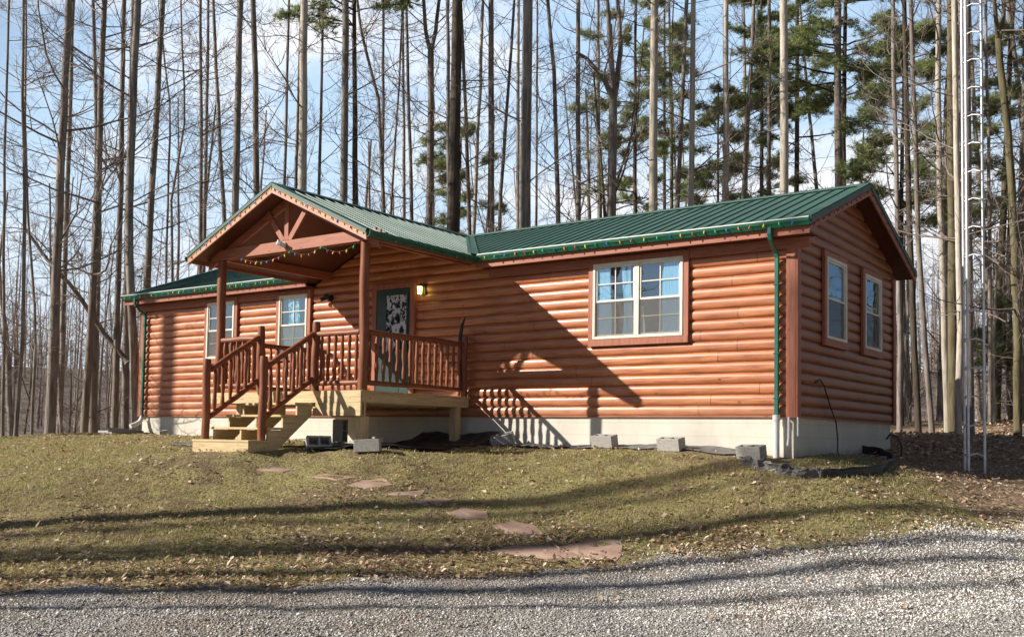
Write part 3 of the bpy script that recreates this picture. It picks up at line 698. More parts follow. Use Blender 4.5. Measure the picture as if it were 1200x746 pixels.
# ------------------------------------------------------------------ windows
def frame_rect(m, a0, a1, z0, z1, w, d0, d1, P):
    """P(a, depth, z): four bars"""
    def bx(a, b, c, d):
        p0 = P(a, d0, c); p1 = P(b, d1, d); m.box(min(p0[0], p1[0]), max(p0[0], p1[0]), min(p0[1], p1[1]), max(p0[1], p1[1]), c, d)
    bx(a0, a0+w, z0, z1); bx(a1-w, a1, z0, z1); bx(a0+w, a1-w, z0, z0+w); bx(a0+w, a1-w, z1-w, z1); return bx
def window(units, z0, z1, P, grid, curt, tr, trm, label=None, muntin=True):
    """units: list of (a0, a1). P maps (along, out, z)."""
    A0, A1 = units[0][0], units[-1][1]
    m = MB(); 
    def bar(mm, a, b, c, d, d0, d1):
        p0 = P(a, d0, c); p1 = P(b, d1, d); mm.box(min(p0[0], p1[0]), max(p0[0], p1[0]), min(p0[1], p1[1]), max(p0[1], p1[1]), c, d)
    frame_rect(m, A0, A1, z0, z1, .045, .0, .062, P)
    for (a, b), (c, d) in zip(units, units[1:]): bar(m, b-.03, c+.03, z0+.045, z1-.045, 0, .058)
    wf = m.build('window', M['white'], cabin, bevel=.004)
    if label: wf['label'] = label
    t = MB(); w = .092
    bar(t, A0-w, A0-.002, z0-.11, z1+.09, 0, .05); bar(t, A1+.002, A1+w, z0-.11, z1+.09, 0, .05); bar(t, A0-w+.004, A1+w-.004, z0-.112, z0-.002, -.0, .056); bar(t, A0-.001, A1+.001, z1+.002, z1+.088, 0, .048)
    t.build('window_trim', trm, wf, bevel=.004)
    zm = (z0+z1)/2
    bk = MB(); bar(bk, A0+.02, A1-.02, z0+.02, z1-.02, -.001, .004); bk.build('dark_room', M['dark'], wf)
    for i, (a, b) in enumerate(units):
        a_, b_ = (a+.045 if i == 0 else a+.03), (b-.045 if i == len(units)-1 else b-.03)
        for (s0, s1, o0) in ((zm-.018, z1-.045, .040), (z0+.045, zm+.018, .030)):
            s = MB(); frame_rect(s, a_, b_, s0, s1, .03, .008, o0, P)
            so = s.build('sash', M['white'], wf, bevel=.003)
        g_ = MB(); g_.add([P(a_+.028, .021, zm+.01), P(b_-.028, .021, zm+.01), P(b_-.028, .021, z1-.07), P(a_+.028, .021, z1-.07)], [(0,1,2,3)]); g_.build('pane', M['glass'], wf)
        g_ = MB(); g_.add([P(a_+.028, .017, z0+.07), P(b_-.028, .017, z0+.07), P(b_-.028, .017, zm-.01), P(a_+.028, .017, zm-.01)], [(0,1,2,3)]); g_.build('pane', M['glass'], wf)
        if muntin:
            mu = MB()
            for (c0, c1, o) in ((zm+.012, z1-.075, .030), (z0+.075, zm-.012, .024)):
                for k in range(1, grid[0]):
                    q_ = a_+.03+(b_-a_-.06)*k/grid[0]; bar(mu, q_-.008, q_+.008, c0, c1, .012, o)
                q_ = (c0+c1)/2; bar(mu, a_+.03, b_-.03, q_-.008, q_+.008, .013, o-.001)
            mu.build('muntin', M['white'], wf)
        sc_ = MB(); bar(sc_, a_+.012, b_-.012, z0+.05, zm-.02, .0335, .0345); sc_.build('insect_screen', M['screen'], wf)
    for (pts, mt) in curt:
        c = MB(); c.prism([P(a, .005, z) for a, z in pts], np.array(P(0, .003, 0))-np.array(P(0, 0, 0))); c.build('curtain', mt, wf)
    return wf
PFr = lambda a, o, z: (a, -o, z)
PGa = lambda a, o, z: (o, a, z)
zt, zb = 2.478, 1.244
def cur(a0, a1, z0, z1, sway=0, n=6, ph=0):
    L_ = []; Rr_ = []
    for i in range(n+1):
        k = i/n; z = z0+(z1-z0)*k; L_.append((a0+.02*math.sin(k*5+ph)+sway*(k**2), z)); Rr_.append((a1+.02*math.sin(k*4+1+ph)+sway*(k**2)*.4, z))
    return L_+Rr_[::-1]
c = M['curtain']
window([(-3.394, -2.60), (-2.573, -1.779)], zb, zt, PFr, (2,), [(cur(-3.33, -3.08, zb+.06, zt-.06), c), (cur(-2.86, -2.70, zb+.06, zt-.06, 0), c), (cur(-2.22, -1.85, zb+.06, zt-.06, .12), c), (cur(-2.52, -2.47, zb+.06, zb+.5, 0), M['white'])], None, M['trim'], 'double window with white frame and light blue curtains')
window([(-13.30, -12.385)], zb, zt, PFr, (3,), [], None, M['trim'])
window([(-10.968, -10.128)], zb, zt, PFr, (2,), [(cur(-10.72, -10.40, zm_ if False else 1.87, zt-.06), M['teal']), (cur(-10.85, -10.25, zb+.06, 1.84), M['curtain'])], None, M['trim'], 'window with a teal patterned curtain')
window([(1.164, 2.10)], 1.227, 2.493, PGa, (2,), [], None, M['trim'], None, False)
window([(3.082, 4.02)], 1.227, 2.493, PGa, (2,), [(cur(3.2, 3.55, 1.3, 1.85), M['curtain'])], None, M['trim'], None, False)
# door
m = MB(); m.box(-8.22, -7.37, -.035, .03, .345, 2.40)
dr = m.build('door', M['greendoor'], cabin, bevel=.004)
t = MB(); t.box(-8.34, -8.223, -.05, .03, .34, 2.50); t.box(-7.367, -7.25, -.05, .03, .34, 2.50); t.box(-8.223, -7.367, -.05, .03, 2.403, 2.50); t.build('door_trim', M['trim'], dr, bevel=.004)
m = MB(); frame_rect(m, -8.0, -7.42, 1.18, 2.31, .035, .03, .052, PFr); m.build('glazing_frame', M['greendoor'], dr)
m = MB(); m.box(-7.965, -7.455, -.040, -.037, 1.215, 2.275); m.build('lace_curtain', M['lace'], dr)
m = MB(); m.add([(-7.965,-.045,1.215), (-7.455,-.045,1.215), (-7.455,-.045,2.275), (-7.965,-.045,2.275)], [(0,1,2,3)]); m.build('pane', M['glass_door'], dr)
m = MB(); m.tube([(-8.13,-.035,1.30), (-8.13,-.09,1.30)], .02, 8); m.tube([(-8.13,-.09,1.30), (-8.02,-.095,1.30)], .012, 8); m.build('handle', M['blackmetal'], dr)
m = MB(); m.box(-8.02, -7.62, -.042, -.034, .42, 1.02); m.build('kick_panel', M['greendoor'], dr, bevel=.006)
m = MB(); m.box(-8.30, -7.30, -.10, -.0, .338, .36); m.build('threshold', M['galv'], dr)
# lamps
m = MB(); x, y, z = -7.07, -.12, 2.30
m.box(x-.05, x+.05, -.03, 0, z-.06, z+.12); m.tube([(x,-.02,z+.08), (x,-.10,z+.15), (x,y,z+.10)], .01, 6)
m.tube([(x,y,z+.085), (x,y,z+.12)], [.065,.02], 6); m.tube([(x,y,z-.085), (x,y,z-.07)], [.03,.045], 6)
for k in range(6): q = math.pi/3*k; m.tube([(x+.043*math.cos(q), y+.043*math.sin(q), z-.07), (x+.058*math.cos(q), y+.058*math.sin(q), z+.085)], .005, 4)
ln = m.build('wall_lantern', M['blackmetal'], cabin)
ln['label'] = 'lit yellow lantern beside the door'
m = MB(); m.tube([(x,y,z-.06), (x,y,z+.075)], [.038,.05], 8); m.build('lamp_glass', M['lampglow'], ln)
m = MB(); x, z = -9.50, 2.34
m.tube([(x,0,z), (x,-.05,z)], .07, 12); m.tube([(x,-.05,z), (x+.03,-.16,z+.01)], [.045,.065], 10); m.tube([(x-.05,-.05,z), (x-.16,-.13,z-.03)], [.03,.045], 10); m.build('floodlight', M['blackmetal'], cabin)
# ------------------------------------------------------------------ porch
po = MB(); 
yy = -2.71
while yy < -.03:
    po.box(XL-.09, XR+.075, yy, min(yy+.137, -.005), .312, .337); yy += .142
dk = po.build('deck', M['pine_x'], cabin, bevel=.002)
f = MB(); f.box(XL-.085, XR+.07, -2.748, -2.712, .145, .334); f.build('rim_board', M['pine_x'], dk, bevel=.003)
f = MB(); f.box(XR+.03, XR+.068, -2.71, -.03, .145, .310); f.build('rim_board', M['pine_y'], dk, bevel=.003)
f = MB(); f.box(XL-.083, XL-.045, -2.71, -.03, .145, .310); f.build('rim_board', M['pine_y'], dk, bevel=.003)
f = MB(); f.box(-6.95, XR+.075, -2.752, -2.71, -.065, .143); f.box(-7.1, XR+.075, -2.67, -2.63, -.065, .143); f.build('support_beam', M['pine_x'], dk, bevel=.003)
f = MB()
for k in range(1, 9): f.box(XL+k*.40-.02, XL+k*.40+.02, -2.70, -.03, .13, .311)
f.build('joist', M['pine_y'], dk)
def gp(x, y): return gz(x, y)
for x, y in ((XR-.02, -2.60), (XL+.1, -2.2), (XR-.02, -.3)):
    p = MB(); zb_ = gp(x, y)-.1; p.box(x-.07, x-.001, y-.07, y+.07, zb_, .143 if y > -2.5 else -.067); p.box(x+.001, x+.07, y-.07, y+.07, zb_, .143 if y > -2.5 else -.067); p.build('support_post', M['pine_z'], dk, bevel=.003)
def log(a, b, r, seed, n=14, taper=(1, 1), wob=.06, seg=10):
    rr = random.Random(seed); a = np.array(a, float); b = np.array(b, float); d = b-a; Ld = np.linalg.norm(d); d /= Ld
    u_ = np.cross(d, (0.3,.5,.8)); u_ /= np.linalg.norm(u_); v_ = np.cross(d, u_); ph = [rr.random()*6.28 for _ in range(4)]
    pts = []; rad = []
    for i in range(n+1):
        k = i/n; e = math.sin(math.pi*k)
        pts.append(a+d*Ld*k+u_*r*.14*math.sin(k*7+ph[0])*e+v_*r*.14*math.sin(k*5+ph[1])*e)
        f_ = 1+wob*math.sin(k*13+ph[2])+wob*.7*math.sin(k*23+ph[3])
        if k == 0: f_ *= taper[0]
        if k == 1: f_ *= taper[1]
        rad.append(r*f_)
    return pts, rad
def logobj(name, a, b, r, seed, mt, parent, **k):
    seg = k.pop('seg', 10); m = MB(); p, q = log(a, b, r, seed, **k); m.tube(p, q, seg); return m.build(name, mt, parent)
for i, x in enumerate((XL, XR)): logobj('porch_post', (x, PD, .337), (x, PD, 2.682), .078, 10+i, M['rail'], cabin, n=24, wob=.025, seg=16)
f = MB(); f.box(XL-.22, XR+.28, PD-.075, PD-.035, 2.69, 2.872); f.box(XL-.22, XR+.28, PD+.035, PD+.07, 2.69, 2.872); bmo = f.build('porch_beam', M['trim_x'], cabin, bevel=.004)
for x in (XL, XR):
    f = MB(); f.box(x-.03, x+.03, PD+.072, -.002, 2.69, 2.85); f.build('porch_beam', M['trim_y'], cabin, bevel=.004)
f = MB(); f.box(XC-.07, XC+.03, PD-.07, PD-.03, 2.875, 3.62)
tc = M['trim']
kt = f.build('king_post', tc, bmo, bevel=.003)
for s, xe, ze in ((1, XC+.48, 3.50), (-1, XC-.52, 3.48)):
    f = MB(); f.beam((XC-.02+s*.06, PD-.055, 2.89), (xe, PD-.055, ze-.12), .04, .10, up=(0,1,0) if False else (0,-1,0))
    f = MB(); a = np.array((XC-.02+s*.07, PD-.072, 2.875)); b = np.array((xe, PD-.072, 3.40)); d = (b-a)/np.linalg.norm(b-a); nrm = np.array((-d[2], 0, d[0]))*.05
    f.prism([a-nrm, b-nrm, b+nrm, a+nrm], (0, .04, 0)); f.build('truss_brace', tc, bmo, bevel=.003)
    f = MB(); xa = XC+s*(PHW-.1); f.prism([(XC, PD-.03, pz(XC)-.11), (xa, PD-.03, pz(xa)-.11), (xa, PD-.03, pz(xa)-.25), (XC, PD-.03, pz(XC)-.25)], (0, .05, 0)); f.build('rafter', M['trim_x'], bmo)
m = MB(); x, z = XC-.04, 2.80
m.tube([(x,PD-.078,z), (x,PD-.11,z)], .05, 10); m.tube([(x,PD-.11,z), (x-.05,PD-.2,z+.03)], [.03,.05], 10); m.tube([(x,PD-.11,z), (x+.07,PD-.19,z-.02)], [.03,.045], 10); m.build('porch_floodlight', M['pvc'], bmo)
# railings
seed = 100
def railing(a, b, top, bot, n, name='railing', mt='rail_x', inset=.1):
    global seed
    a = np.array(a, float); b = np.array(b, float); seed += 50
    m = MB(); p, q = log(a+(0,0,top), b+(0,0,top), .047, seed, wob=.05); m.tube(p, q, 10)
    r = m.build(name, M[mt], cabin); m = MB(); p, q = log(a+(0,0,bot), b+(0,0,bot), .042, seed+1, wob=.06); m.tube(p, q, 10); m.build('bottom_rail', M[mt], r)
    for i in range(n):
        k = (i+.5)/n; p0 = a+(b-a)*k
        logobj('baluster', p0+(0,0,bot+.02), p0+(0,0,top-.02), .030, seed+2+i, M['rail'], r, n=12, wob=.16, taper=(.55, .55), seg=8)
    return r
RT, RB = .925, .125
railing((-7.03, PD, .337), (XR-.07, PD, .337), RT, RB, 6)
railing((XR, PD+.07, .337), (XR, -.16, .337), RT, RB, 15, mt='rail_y')
railing((XL, PD+.07, .337), (XL, -.05, .337), RT, RB, 15, mt='rail_y')
railing((XL+.07, PD, .337), (-8.50, PD, .337), RT, RB, 6)
NAX, NBX = -8.434, -7.086
def newel(x, y, z0, z1, sd): logobj('newel_post', (x, y, z0), (x, y, z1), .066, sd, M['rail'], cabin, n=16, wob=.03, seg=14, taper=(1,.86))
newel(NAX, PD+.0, .30, 1.47, 1); newel(NBX, PD+.0, .30, 1.47, 2); newel(NAX-.0, -3.74, -.50, .83, 3); newel(NBX, -3.72, -.70, .83, 4)
newel(XR+.0, -.10, .30, 1.42, 5)
for x, sd in ((NAX, 300), (NBX, 340)):
    a = np.array((x, PD-.06, 1.27)); b = np.array((x, -3.67, .66)); dz = np.array((0, 0, -.77))
    m = MB(); p, q = log(a, b, .045, sd, wob=.04); m.tube(p, q, 10); r = m.build('stair_railing', M['rail_y'], cabin)
    m = MB(); p, q = log(a+dz+(0,.0,.03), b+dz+(0,0,.0), .045, sd+1, wob=.04); m.tube(p, q, 10); m.build('bottom_rail', M['rail_y'], r)
    for i in range(6):
        k = (i+.6)/6.2; p0 = a+(b-a)*k
        logobj('baluster', p0+dz+(0,0,.02), p0-(0,0,.02), .032, sd+2+i, M['rail'], r, n=12, wob=.14, taper=(.6,.6), seg=8)
# stairs
SX0, SX1 = -8.36, -7.0
st = MB(); st.box(SX0, SX1, -4.05, -3.60, -.505, -.47); stairs = st.build('stairs', M['pine_x'], cabin, bevel=.003)
st = MB(); st.box(SX0+.01, SX1-.01, -4.04, -4.0, -.85, -.507); st.box(SX1-.05, SX1-.011, -4.0, -3.62, -.85, -.507); st.box(SX0+.011, SX0+.05, -4.0, -3.62, -.85, -.507); st.build('landing_frame', M['pine_x'], stairs, bevel=.003)
for k, (y0, y1, z) in enumerate(((-3.68, -3.37, -.27), (-3.39, -3.08, -.065), (-3.10, -2.76, .135))):
    t = MB(); t.box(SX0-.0, SX1-.0, y0, y1, z-.035, z); t.build('tread', M['pine_x'], stairs, bevel=.003)
for x in (SX0+.02, SX1-.06, (SX0+SX1)/2):
    poly = [(-2.755,.14), (-2.755,-.06), (-3.56,-.70), (-3.66,-.70), (-3.66,-.31), (-3.36,-.31), (-3.36,-.105), (-3.07,-.105), (-3.07,.095), (-2.80,.095), (-2.80,.14)]
    s = MB(); s.prism([(x, y, z) for y, z in poly], (.04, 0, 0)); s.build('stringer', M['pine_y'], stairs, bevel=.003)
# ------------------------------------------------------------------ string lights
def bulbstring(name, pts, step, label, group=None, hang=.03, off=(0,0,0), size=.017, start=0, cols=None):
    pts = [np.array(p, float)+off for p in pts]
    seg = [np.linalg.norm(b-a) for a, b in zip(pts, pts[1:])]; tot = sum(seg)
    root = empty(name, pts[0]); tag(root, label, 'string lights', group)
    m = MB(); m.tube(pts, .004, 4, cap=False)
    bs = []; s = step*.5; i = start
    while s < tot:
        t = s; j = 0
        while t > seg[j] and j < len(seg)-1: t -= seg[j]; j += 1
        p = pts[j]+(pts[j+1]-pts[j])*t/seg[j]; bs.append(p); s += step*random.uniform(.85, 1.15)
    m.build('wire', M['wire'], root)
    for p in bs:
        b = MB(); tx, ty = random.uniform(-.4,.4), random.uniform(-.4,.4)
        d = np.array((tx, ty, -1.)); d /= np.linalg.norm(d)
        b.tube([p, p+d*size*.9], [size*.42, size*.45], 6)
        b.tube([p+d*size*.9, p+d*size*1.6, p+d*size*2.4, p+d*size*3.3], [size*.5, size*.72, size*.55, size*.08], 7)
        b.build('bulb', (cols or BULB)[i % 5], root); i += 1
    return root
zf = lambda x: pz(x)-.045
rl = [(XC-PHW+.05, PF-.012, zf(XC-PHW+.05)-.02)]+[(XC-PHW+PHW*k/8, PF-.012, zf(XC-PHW+PHW*k/8)-.01) for k in range(1, 9)]
bulbstring('string_lights', rl, .15, 'coloured bulbs strung along the left slope of the porch gable')
rl = [(XC+PHW*k/8, PF-.012, zf(XC+PHW*k/8)-.01) for k in range(0, 9)]
bulbstring('string_lights', rl, .15, 'coloured bulbs strung along the right slope of the porch gable', start=2)
def swag(x0, x1, z, dip, n=8): return [(x0+(x1-x0)*k/n, PD-.09, z-dip*4*(k/n)*(1-k/n)) for k in range(n+1)]
bulbstring('string_lights', swag(XL+.55, XC+.12, 2.69, .13)+swag(XC+.12, XC+.85, 2.69, .10)[1:]+swag(XC+.85, XR-.05, 2.69, .13)[1:], .15, 'coloured bulbs hanging in loops under the porch beam', start=3)
ye = EY-.105; ze = mz(EY)-.045
def wavy(x0, x1, n, y, z): return [(x0+(x1-x0)*k/n, y, z+.008*math.sin(k*2.1)) for k in range(n+1)]
bulbstring('string_lights', wavy(XC+PHW+.12, RX1-.02, 30, ye, ze), .20, 'coloured bulbs strung along the long gutter right of the porch', start=1)
bulbstring('string_lights', wavy(RX0+.05, XC-PHW-.15, 30, ye, ze), .20, 'coloured bulbs strung along the gutter left of the porch', start=1)
bulbstring('string_lights', [(XC+PHW+.095, PF+.1+k*.26, pz(XC+PHW)-.07) for k in range(11)], .30, 'dull unlit bulbs along the right side gutter of the porch roof', cols=DULL)
bulbstring('string_lights', [(RX1+.018, EY+(RY-EY)*k/8, mz(EY+(RY-EY)*k/8)-.09) for k in range(9)], .24, 'dull unlit bulbs along the front slope of the cabin gable end', size=.017, cols=DULL)
bulbstring('string_lights', [(RX1+.018, BE-(BE-RY)*k/8, mz(BE-(BE-RY)*k/8)-.09) for k in range(9)], .28, 'dull unlit bulbs along the back slope of the cabin gable end', size=.015, cols=DULL)
# ------------------------------------------------------------------ small things round the cabin
def wallblk(u, v, dy=-.30):
    p = on_ground(u, v); t = (dy-CP[1])/(p[1]-CP[1]); return CP[0]+(p[0]-CP[0])*t, dy
def cinder(name, x, y, rz, label, tilt=(0,0), upright=False, z=None, frac=.2):
    """two-core block 0.39 x 0.19 x 0.19"""
    l, w, h, t = .195, .095, .19, .03
    m = MB()
    m.box(-l, l, -w, -w+t, 0, h); m.box(-l, l, w-t, w, 0, h)
    for a, b in ((-l, -l+t), (-t/2, t/2), (l-t, l)): m.box(a, b, -w+t, w-t, 0.001, h-.001)
    m.box(-l+t, l-t, -w+t, w-t, .0, .02)
    o = m.build('concrete_block', M['concrete'], None, bevel=.005)
    o.location = (x, y, (gz(x, y)+.012) if z is None else z)
    o.rotation_euler = (R_(tilt[0]), R_(tilt[1]), R_(rz)); tag(o, label, 'concrete block', 'grey concrete blocks round the cabin'); return o
cinder('b', *wallblk(709, 523, -0.26), -3, 'grey concrete block standing below the left half of the double window', (11,0), z=None)
cinder('b', *wallblk(787, 527, -0.34), -5, 'grey concrete block standing below the right end of the double window', (11,0), z=None)
cinder('b', *wallblk(881, 537, -0.46), -8, 'grey concrete block nearest the white drain pipe at the corner', (11,0), z=None)
cinder('b', *wallblk(591, 514, -0.24), 25, 'tilted grey concrete block in the striped railing shadow by the foundation', (15,-14))
cinder('b', -6.68, -2.95, 60, 'grey concrete block tipped on the dark fabric right of the stairs', (62,0), z=float(surf([-6.68],[-2.95])[0])+.05)
cinder('b', *on_ground(431, 530)[:2], 32, 'grey concrete block lying in front of the porch support post', (0,-3))
cinder('b', -6.15, -2.2, 0, 'shaded grey concrete block behind the porch support post', (90,0), z=float(surf([-6.15],[-2.2])[0])+.10)
cinder('b', -7.35, -1.9, 15, 'sunlit concrete block under the deck with its hollow showing', (0,90), z=-.30)
cinder('b', -14.2, -.45, -20, 'low grey concrete block lying in grass below the left wall', (8,0), z=gz(-14.2,-.45)-.08)
# ground cloth along the wall and under the deck
def sheet(name, poly_fn, nu, nv, mt, label, cat, h=.032, amp=.03, seed=3, th=.012):
    rr = np.random.default_rng(seed); ph = rr.uniform(0, 6.28, 6)
    vs = []
    for i in range(nu+1):
        for j in range(nv+1):
            x, y, zo = poly_fn(i/nu, j/nv); w = amp*(math.sin(x*5+ph[0]+2*math.sin(y*4))*.5+math.sin(x*11+y*7+ph[1])*.3+math.sin(x*23+ph[2])*.2)
            vs.append((x, y, float(surf([x], [y])[0])+h+zo+w*(1 if 0 < j < nv else .6)))
    fs = [(i*(nv+1)+j, (i+1)*(nv+1)+j, (i+1)*(nv+1)+j+1, i*(nv+1)+j+1) for i in range(nu) for j in range(nv)]
    m = MB(); m.add(vs, fs, True); o = m.build(name, mt, None, origin=vs[0])
    s = o.modifiers.new('thickness', 'SOLIDIFY'); s.thickness = th
    return tag(o, label, cat)
sheet('landscape_fabric', lambda a, b: (-5.6+5.0*a, .03-(.38+.05*math.sin(a*9))*b, 0.0), 60, 8, M['fabric'], 'grey landscape fabric strip laid along the foundation', 'ground cloth', amp=.02)
sheet('landscape_fabric', lambda a, b: (-6.95+1.75*a, -.1-(3.0-1.3*a**3+.06*math.sin(a*7))*b, 0.02+.17*(1-b)**10*(1+.12*math.sin(a*9))), 30, 26, M['blackplastic'], 'dark fabric spread on the ground under the porch deck', 'ground cloth', seed=5)
sheet('folded_tarp', lambda a, b: (-9.75+.95*a, -3.05-.5*b-.12*a, 0.0), 14, 8, M['fabric'], 'small blue grey tarp piece in the grass left of the stairs', 'tarp', seed=8)
# upstanding crumpled fabric edge in front of the corner
def edging(name, pts, h, mt, label, cat, amp=.03, th=.012, seed=1):
    rr = random.Random(seed); vs = []; P = []
    for (a, b) in zip(pts, pts[1:]):
        for k in range(6): P.append((a[0]+(b[0]-a[0])*k/6, a[1]+(b[1]-a[1])*k/6))
    P.append(pts[-1])
    for i, (x, y) in enumerate(P):
        g0 = float(surf([x], [y])[0]); hh = h*(1+rr.uniform(-.2, .2)*min(1, amp*30))
        for k in range(5):
            vs.append((x+rr.uniform(-amp, amp)*(k/4), y+rr.uniform(-amp, amp)*(k/4)+amp*.8*math.sin(i*.9)*(k/4), g0-.03+(hh+.03)*k/4))
    n = len(P); m = MB(); m.add(vs, [(5*i+k, 5*i+5+k, 5*i+6+k, 5*i+k+1) for i in range(n-1) for k in range(4)], amp < .02)
    o = m.build(name, mt, None, origin=vs[0]); s = o.modifiers.new('thickness', 'SOLIDIFY'); s.thickness = th
    return tag(o, label, cat)
edging('landscape_fabric', [tuple(on_ground(u, v)[:2]) for u, v in ((868,546),(890,551),(912,556),(935,559),(962,562))], .13, M['fabric'], 'crumpled grey fabric edge standing in front of the cabin corner', 'ground cloth', amp=.05, seed=4)
ring = [tuple(on_ground(u, v)[:2]) for u, v in ((962,562),(985,562),(1010,560),(1035,555),(1047,547),(1046,540),(1030,534),(1000,530),(965,529))]
edging('garden_edging', ring, .13, M['blackplastic'], 'black plastic edging curving round the bed at the gable corner', 'edging', amp=.004, th=.01)
# cables
m = MB(); m.tube([(.01,.75,.52), (.03,.9,.58), (.04,1.05,.5), (.05,1.3,.2), (.06,1.55,-.05), (.06,1.62,-.3), (.1,1.5,-.5), (.2,1.35,-.66)], .011, 6)
tag(m.build('black_cable', M['blackplastic'], None, origin=(.01,.75,.52)), 'thin black cable hanging down the gable wall to the ground', 'cable')
m = MB(); m.tube([(.05,4.3,-.28), (.2,4.0,-.20), (.4,3.7,-.25), (.55,3.4,-.4), (.6,3.2,-.58)], .018, 6)
tag(m.build('black_hose', M['blackplastic'], None, origin=(.05,4.3,-.28)), 'short black hose arching to the ground near the back gable corner', 'hose')
# splash stones by the left downspout
m = MB(); m.box(-.35, .35, -.18, .18, 0, .06); m.box(-.35, .35, -.18, -.13, .06, .10); m.box(-.35, .35, .13, .18, .06, .10); o = m.build('splash_block', M['concrete'], None, bevel=.01); o.location = (-15.5, -.5, gz(-15.5, -.5)+.01); o.rotation_euler = (0, .1, R_(70)); tag(o, 'pale concrete splash block under the white elbow of the left downspout', 'splash block')
m = MB(); m.box(-.3, .3, -.2, .2, 0, .14); o = m.build('stone_slab', M['concrete'], None, bevel=.02); o.location = (-16.4, -.25, gz(-16.4, -.25)); tag(o, 'flat grey stone slab at the far left corner of the cabin', 'stone')
# slender stick by the porch end
m = MB(); m.tube([(XR-.02, -.20, .35), (XR-.05, -.16, 1.40), (XR-.02, -.14, 1.62), (XR+.04, -.13, 1.76)], [.02, .035, .028, .006], 8)
tag(m.build('pointed_stick', M['blackmetal'], None, origin=(XR, -.2, .35)), 'dark slender pointed stick standing at the wall end of the porch railing', 'stick')
# flagstones
def flag(P, label):
    c = np.mean(P, 0); rr = random.Random(int(c[0]*100))
    out = []
    n = len(P)
    for i in range(n):
        a, b = P[i], P[(i+1)%n]
        for k in range(3): q_ = a+(b-a)*k/3; out.append((q_[0]+rr.uniform(-.015,.015), q_[1]+rr.uniform(-.015,.015)))
    sl = [(x, y, float(surf([x], [y])[0])+.011+rr.uniform(-.002,.002)) for x, y in out]
    m = MB(); m.prism([(x, y, z) for x, y, z in sl], (0, 0, -.06)); o = m.build('flagstone', M['flag'], None, origin=(c[0], c[1], c[2]), bevel=.006); tag(o, label, 'stepping stone', 'reddish flagstones of the path to the stairs')
for P_, lab in FLAGW: flag(P_, lab)
# ------------------------------------------------------------------ antenna tower
tb = at(1140, 551, 15.8); tz = gz(tb[0], tb[1])-.1
tower = tag(empty('antenna_tower', (tb[0], tb[1], tz)), 'tall slim triangular lattice antenna tower beside the gable end', 'tower')
side = .30; tang = R_(22)
corners = [np.array([tb[0]+side/math.sqrt(3)*math.cos(tang+2*math.pi/3*k), tb[1]+side/math.sqrt(3)*math.sin(tang+2*math.pi/3*k), 0]) for k in range(3)]
TH = 13.
for c_ in corners:
    m = MB(); m.tube([c_+(0,0,tz), c_+(-.0,0,tz+TH)], .021, 8); m.build('tower_leg', M['galv'], tower)
z = tz+.35; 
while z < tz+TH-.3:
    m = MB()
    for i in range(3):
        a, b = corners[i], corners[(i+1)%3]; m.tube([a+(0,0,z), a*.5+b*.5+(0,0,z+.04), b+(0,0,z)], .010, 5)
    m.build('rung', M['galv'], tower); z += .445
# ------------------------------------------------------------------ trees
def unit(v): return v/(np.linalg.norm(v, axis=-1, keepdims=True)+1e-9)
def grow(P0, D, Ln, R0, nseg, wob, up, tip=.25, rng=RNG):
    B = len(P0); pts = np.zeros((B, nseg+1, 3)); rad = np.zeros((B, nseg+1)); pts[:,0] = P0; d = unit(D)
    for i in range(nseg):
        d = unit(d+rng.normal(0, wob, (B,3))+np.array([0,0,1.])*np.reshape(up, (-1,1)))
        pts[:,i+1] = pts[:,i]+d*(Ln/nseg)[:,None]
    k = np.linspace(0, 1, nseg+1)[None]; rad = R0[:,None]*(1-k*(1-tip)); return pts, rad
def spawn(pts, n, lo, hi, ang, ratio, rad, rr, rng=RNG, hi_taper=.6):
    B, m, _ = pts.shape; t = rng.uniform(lo, hi, (B, n))*(m-1); i = np.clip(t.astype(int), 0, m-2); f = t-i
    b = np.arange(B)[:,None]; a = pts[b,i]; c = pts[b,i+1]; P0 = (a+(c-a)*f[...,None]).reshape(-1,3); d = unit(c-a).reshape(-1,3)
    r = rng.normal(0, 1, d.shape); r = unit(r-(r*d).sum(-1, keepdims=True)*d)
    an = np.radians(rng.uniform(ang[0], ang[1], len(d)))[:,None]; D = d*np.cos(an)+r*np.sin(an)
    Lp = np.linalg.norm(pts[:,-1]-pts[:,0], axis=-1); k = t/(m-1)
    Ln = (Lp[:,None]*(1-hi_taper*k)*rng.uniform(*ratio, (B,n))).ravel()
    R0 = (np.take_along_axis(rad, i, 1)*rr).ravel()
    return P0, D, Ln, np.maximum(R0, .004)
class TubeAcc:
    def __init__(s): s.V = []; s.F = []; s.n = 0
    def add(s, pts, rad, k=3):
        B, m, _ = pts.shape
        T = np.empty_like(pts); T[:,1:-1] = pts[:,2:]-pts[:,:-2]; T[:,0] = pts[:,1]-pts[:,0]; T[:,-1] = pts[:,-1]-pts[:,-2]; T = unit(T)
        g = unit(pts[:,-1]-pts[:,0])[:,None]; ref = np.where(np.abs(g[...,2:]) < .8, np.array([0,0,1.]), np.array([1.,0,0]))
        a = unit(np.cross(T, ref+0*T)); b = np.cross(T, a); q = np.arange(k)*2*np.pi/k
        V = pts[:,:,None]+rad[:,:,None,None]*(a[:,:,None]*np.cos(q)[:,None]+b[:,:,None]*np.sin(q)[:,None])
        s.V.append(V.reshape(-1,3)); idx = (np.arange(B*m*k)+s.n).reshape(B, m, k); nx_ = np.roll(idx, -1, 2)
        s.F.append(np.stack([idx[:,:-1], idx[:,1:], nx_[:,1:], nx_[:,:-1]], -1).reshape(-1,4)); s.n += B*m*k
    def build(s, name, mt, parent, smooth=True): return npmesh(name, np.concatenate(s.V), np.concatenate(s.F), mt, parent, k=4, smooth=smooth)
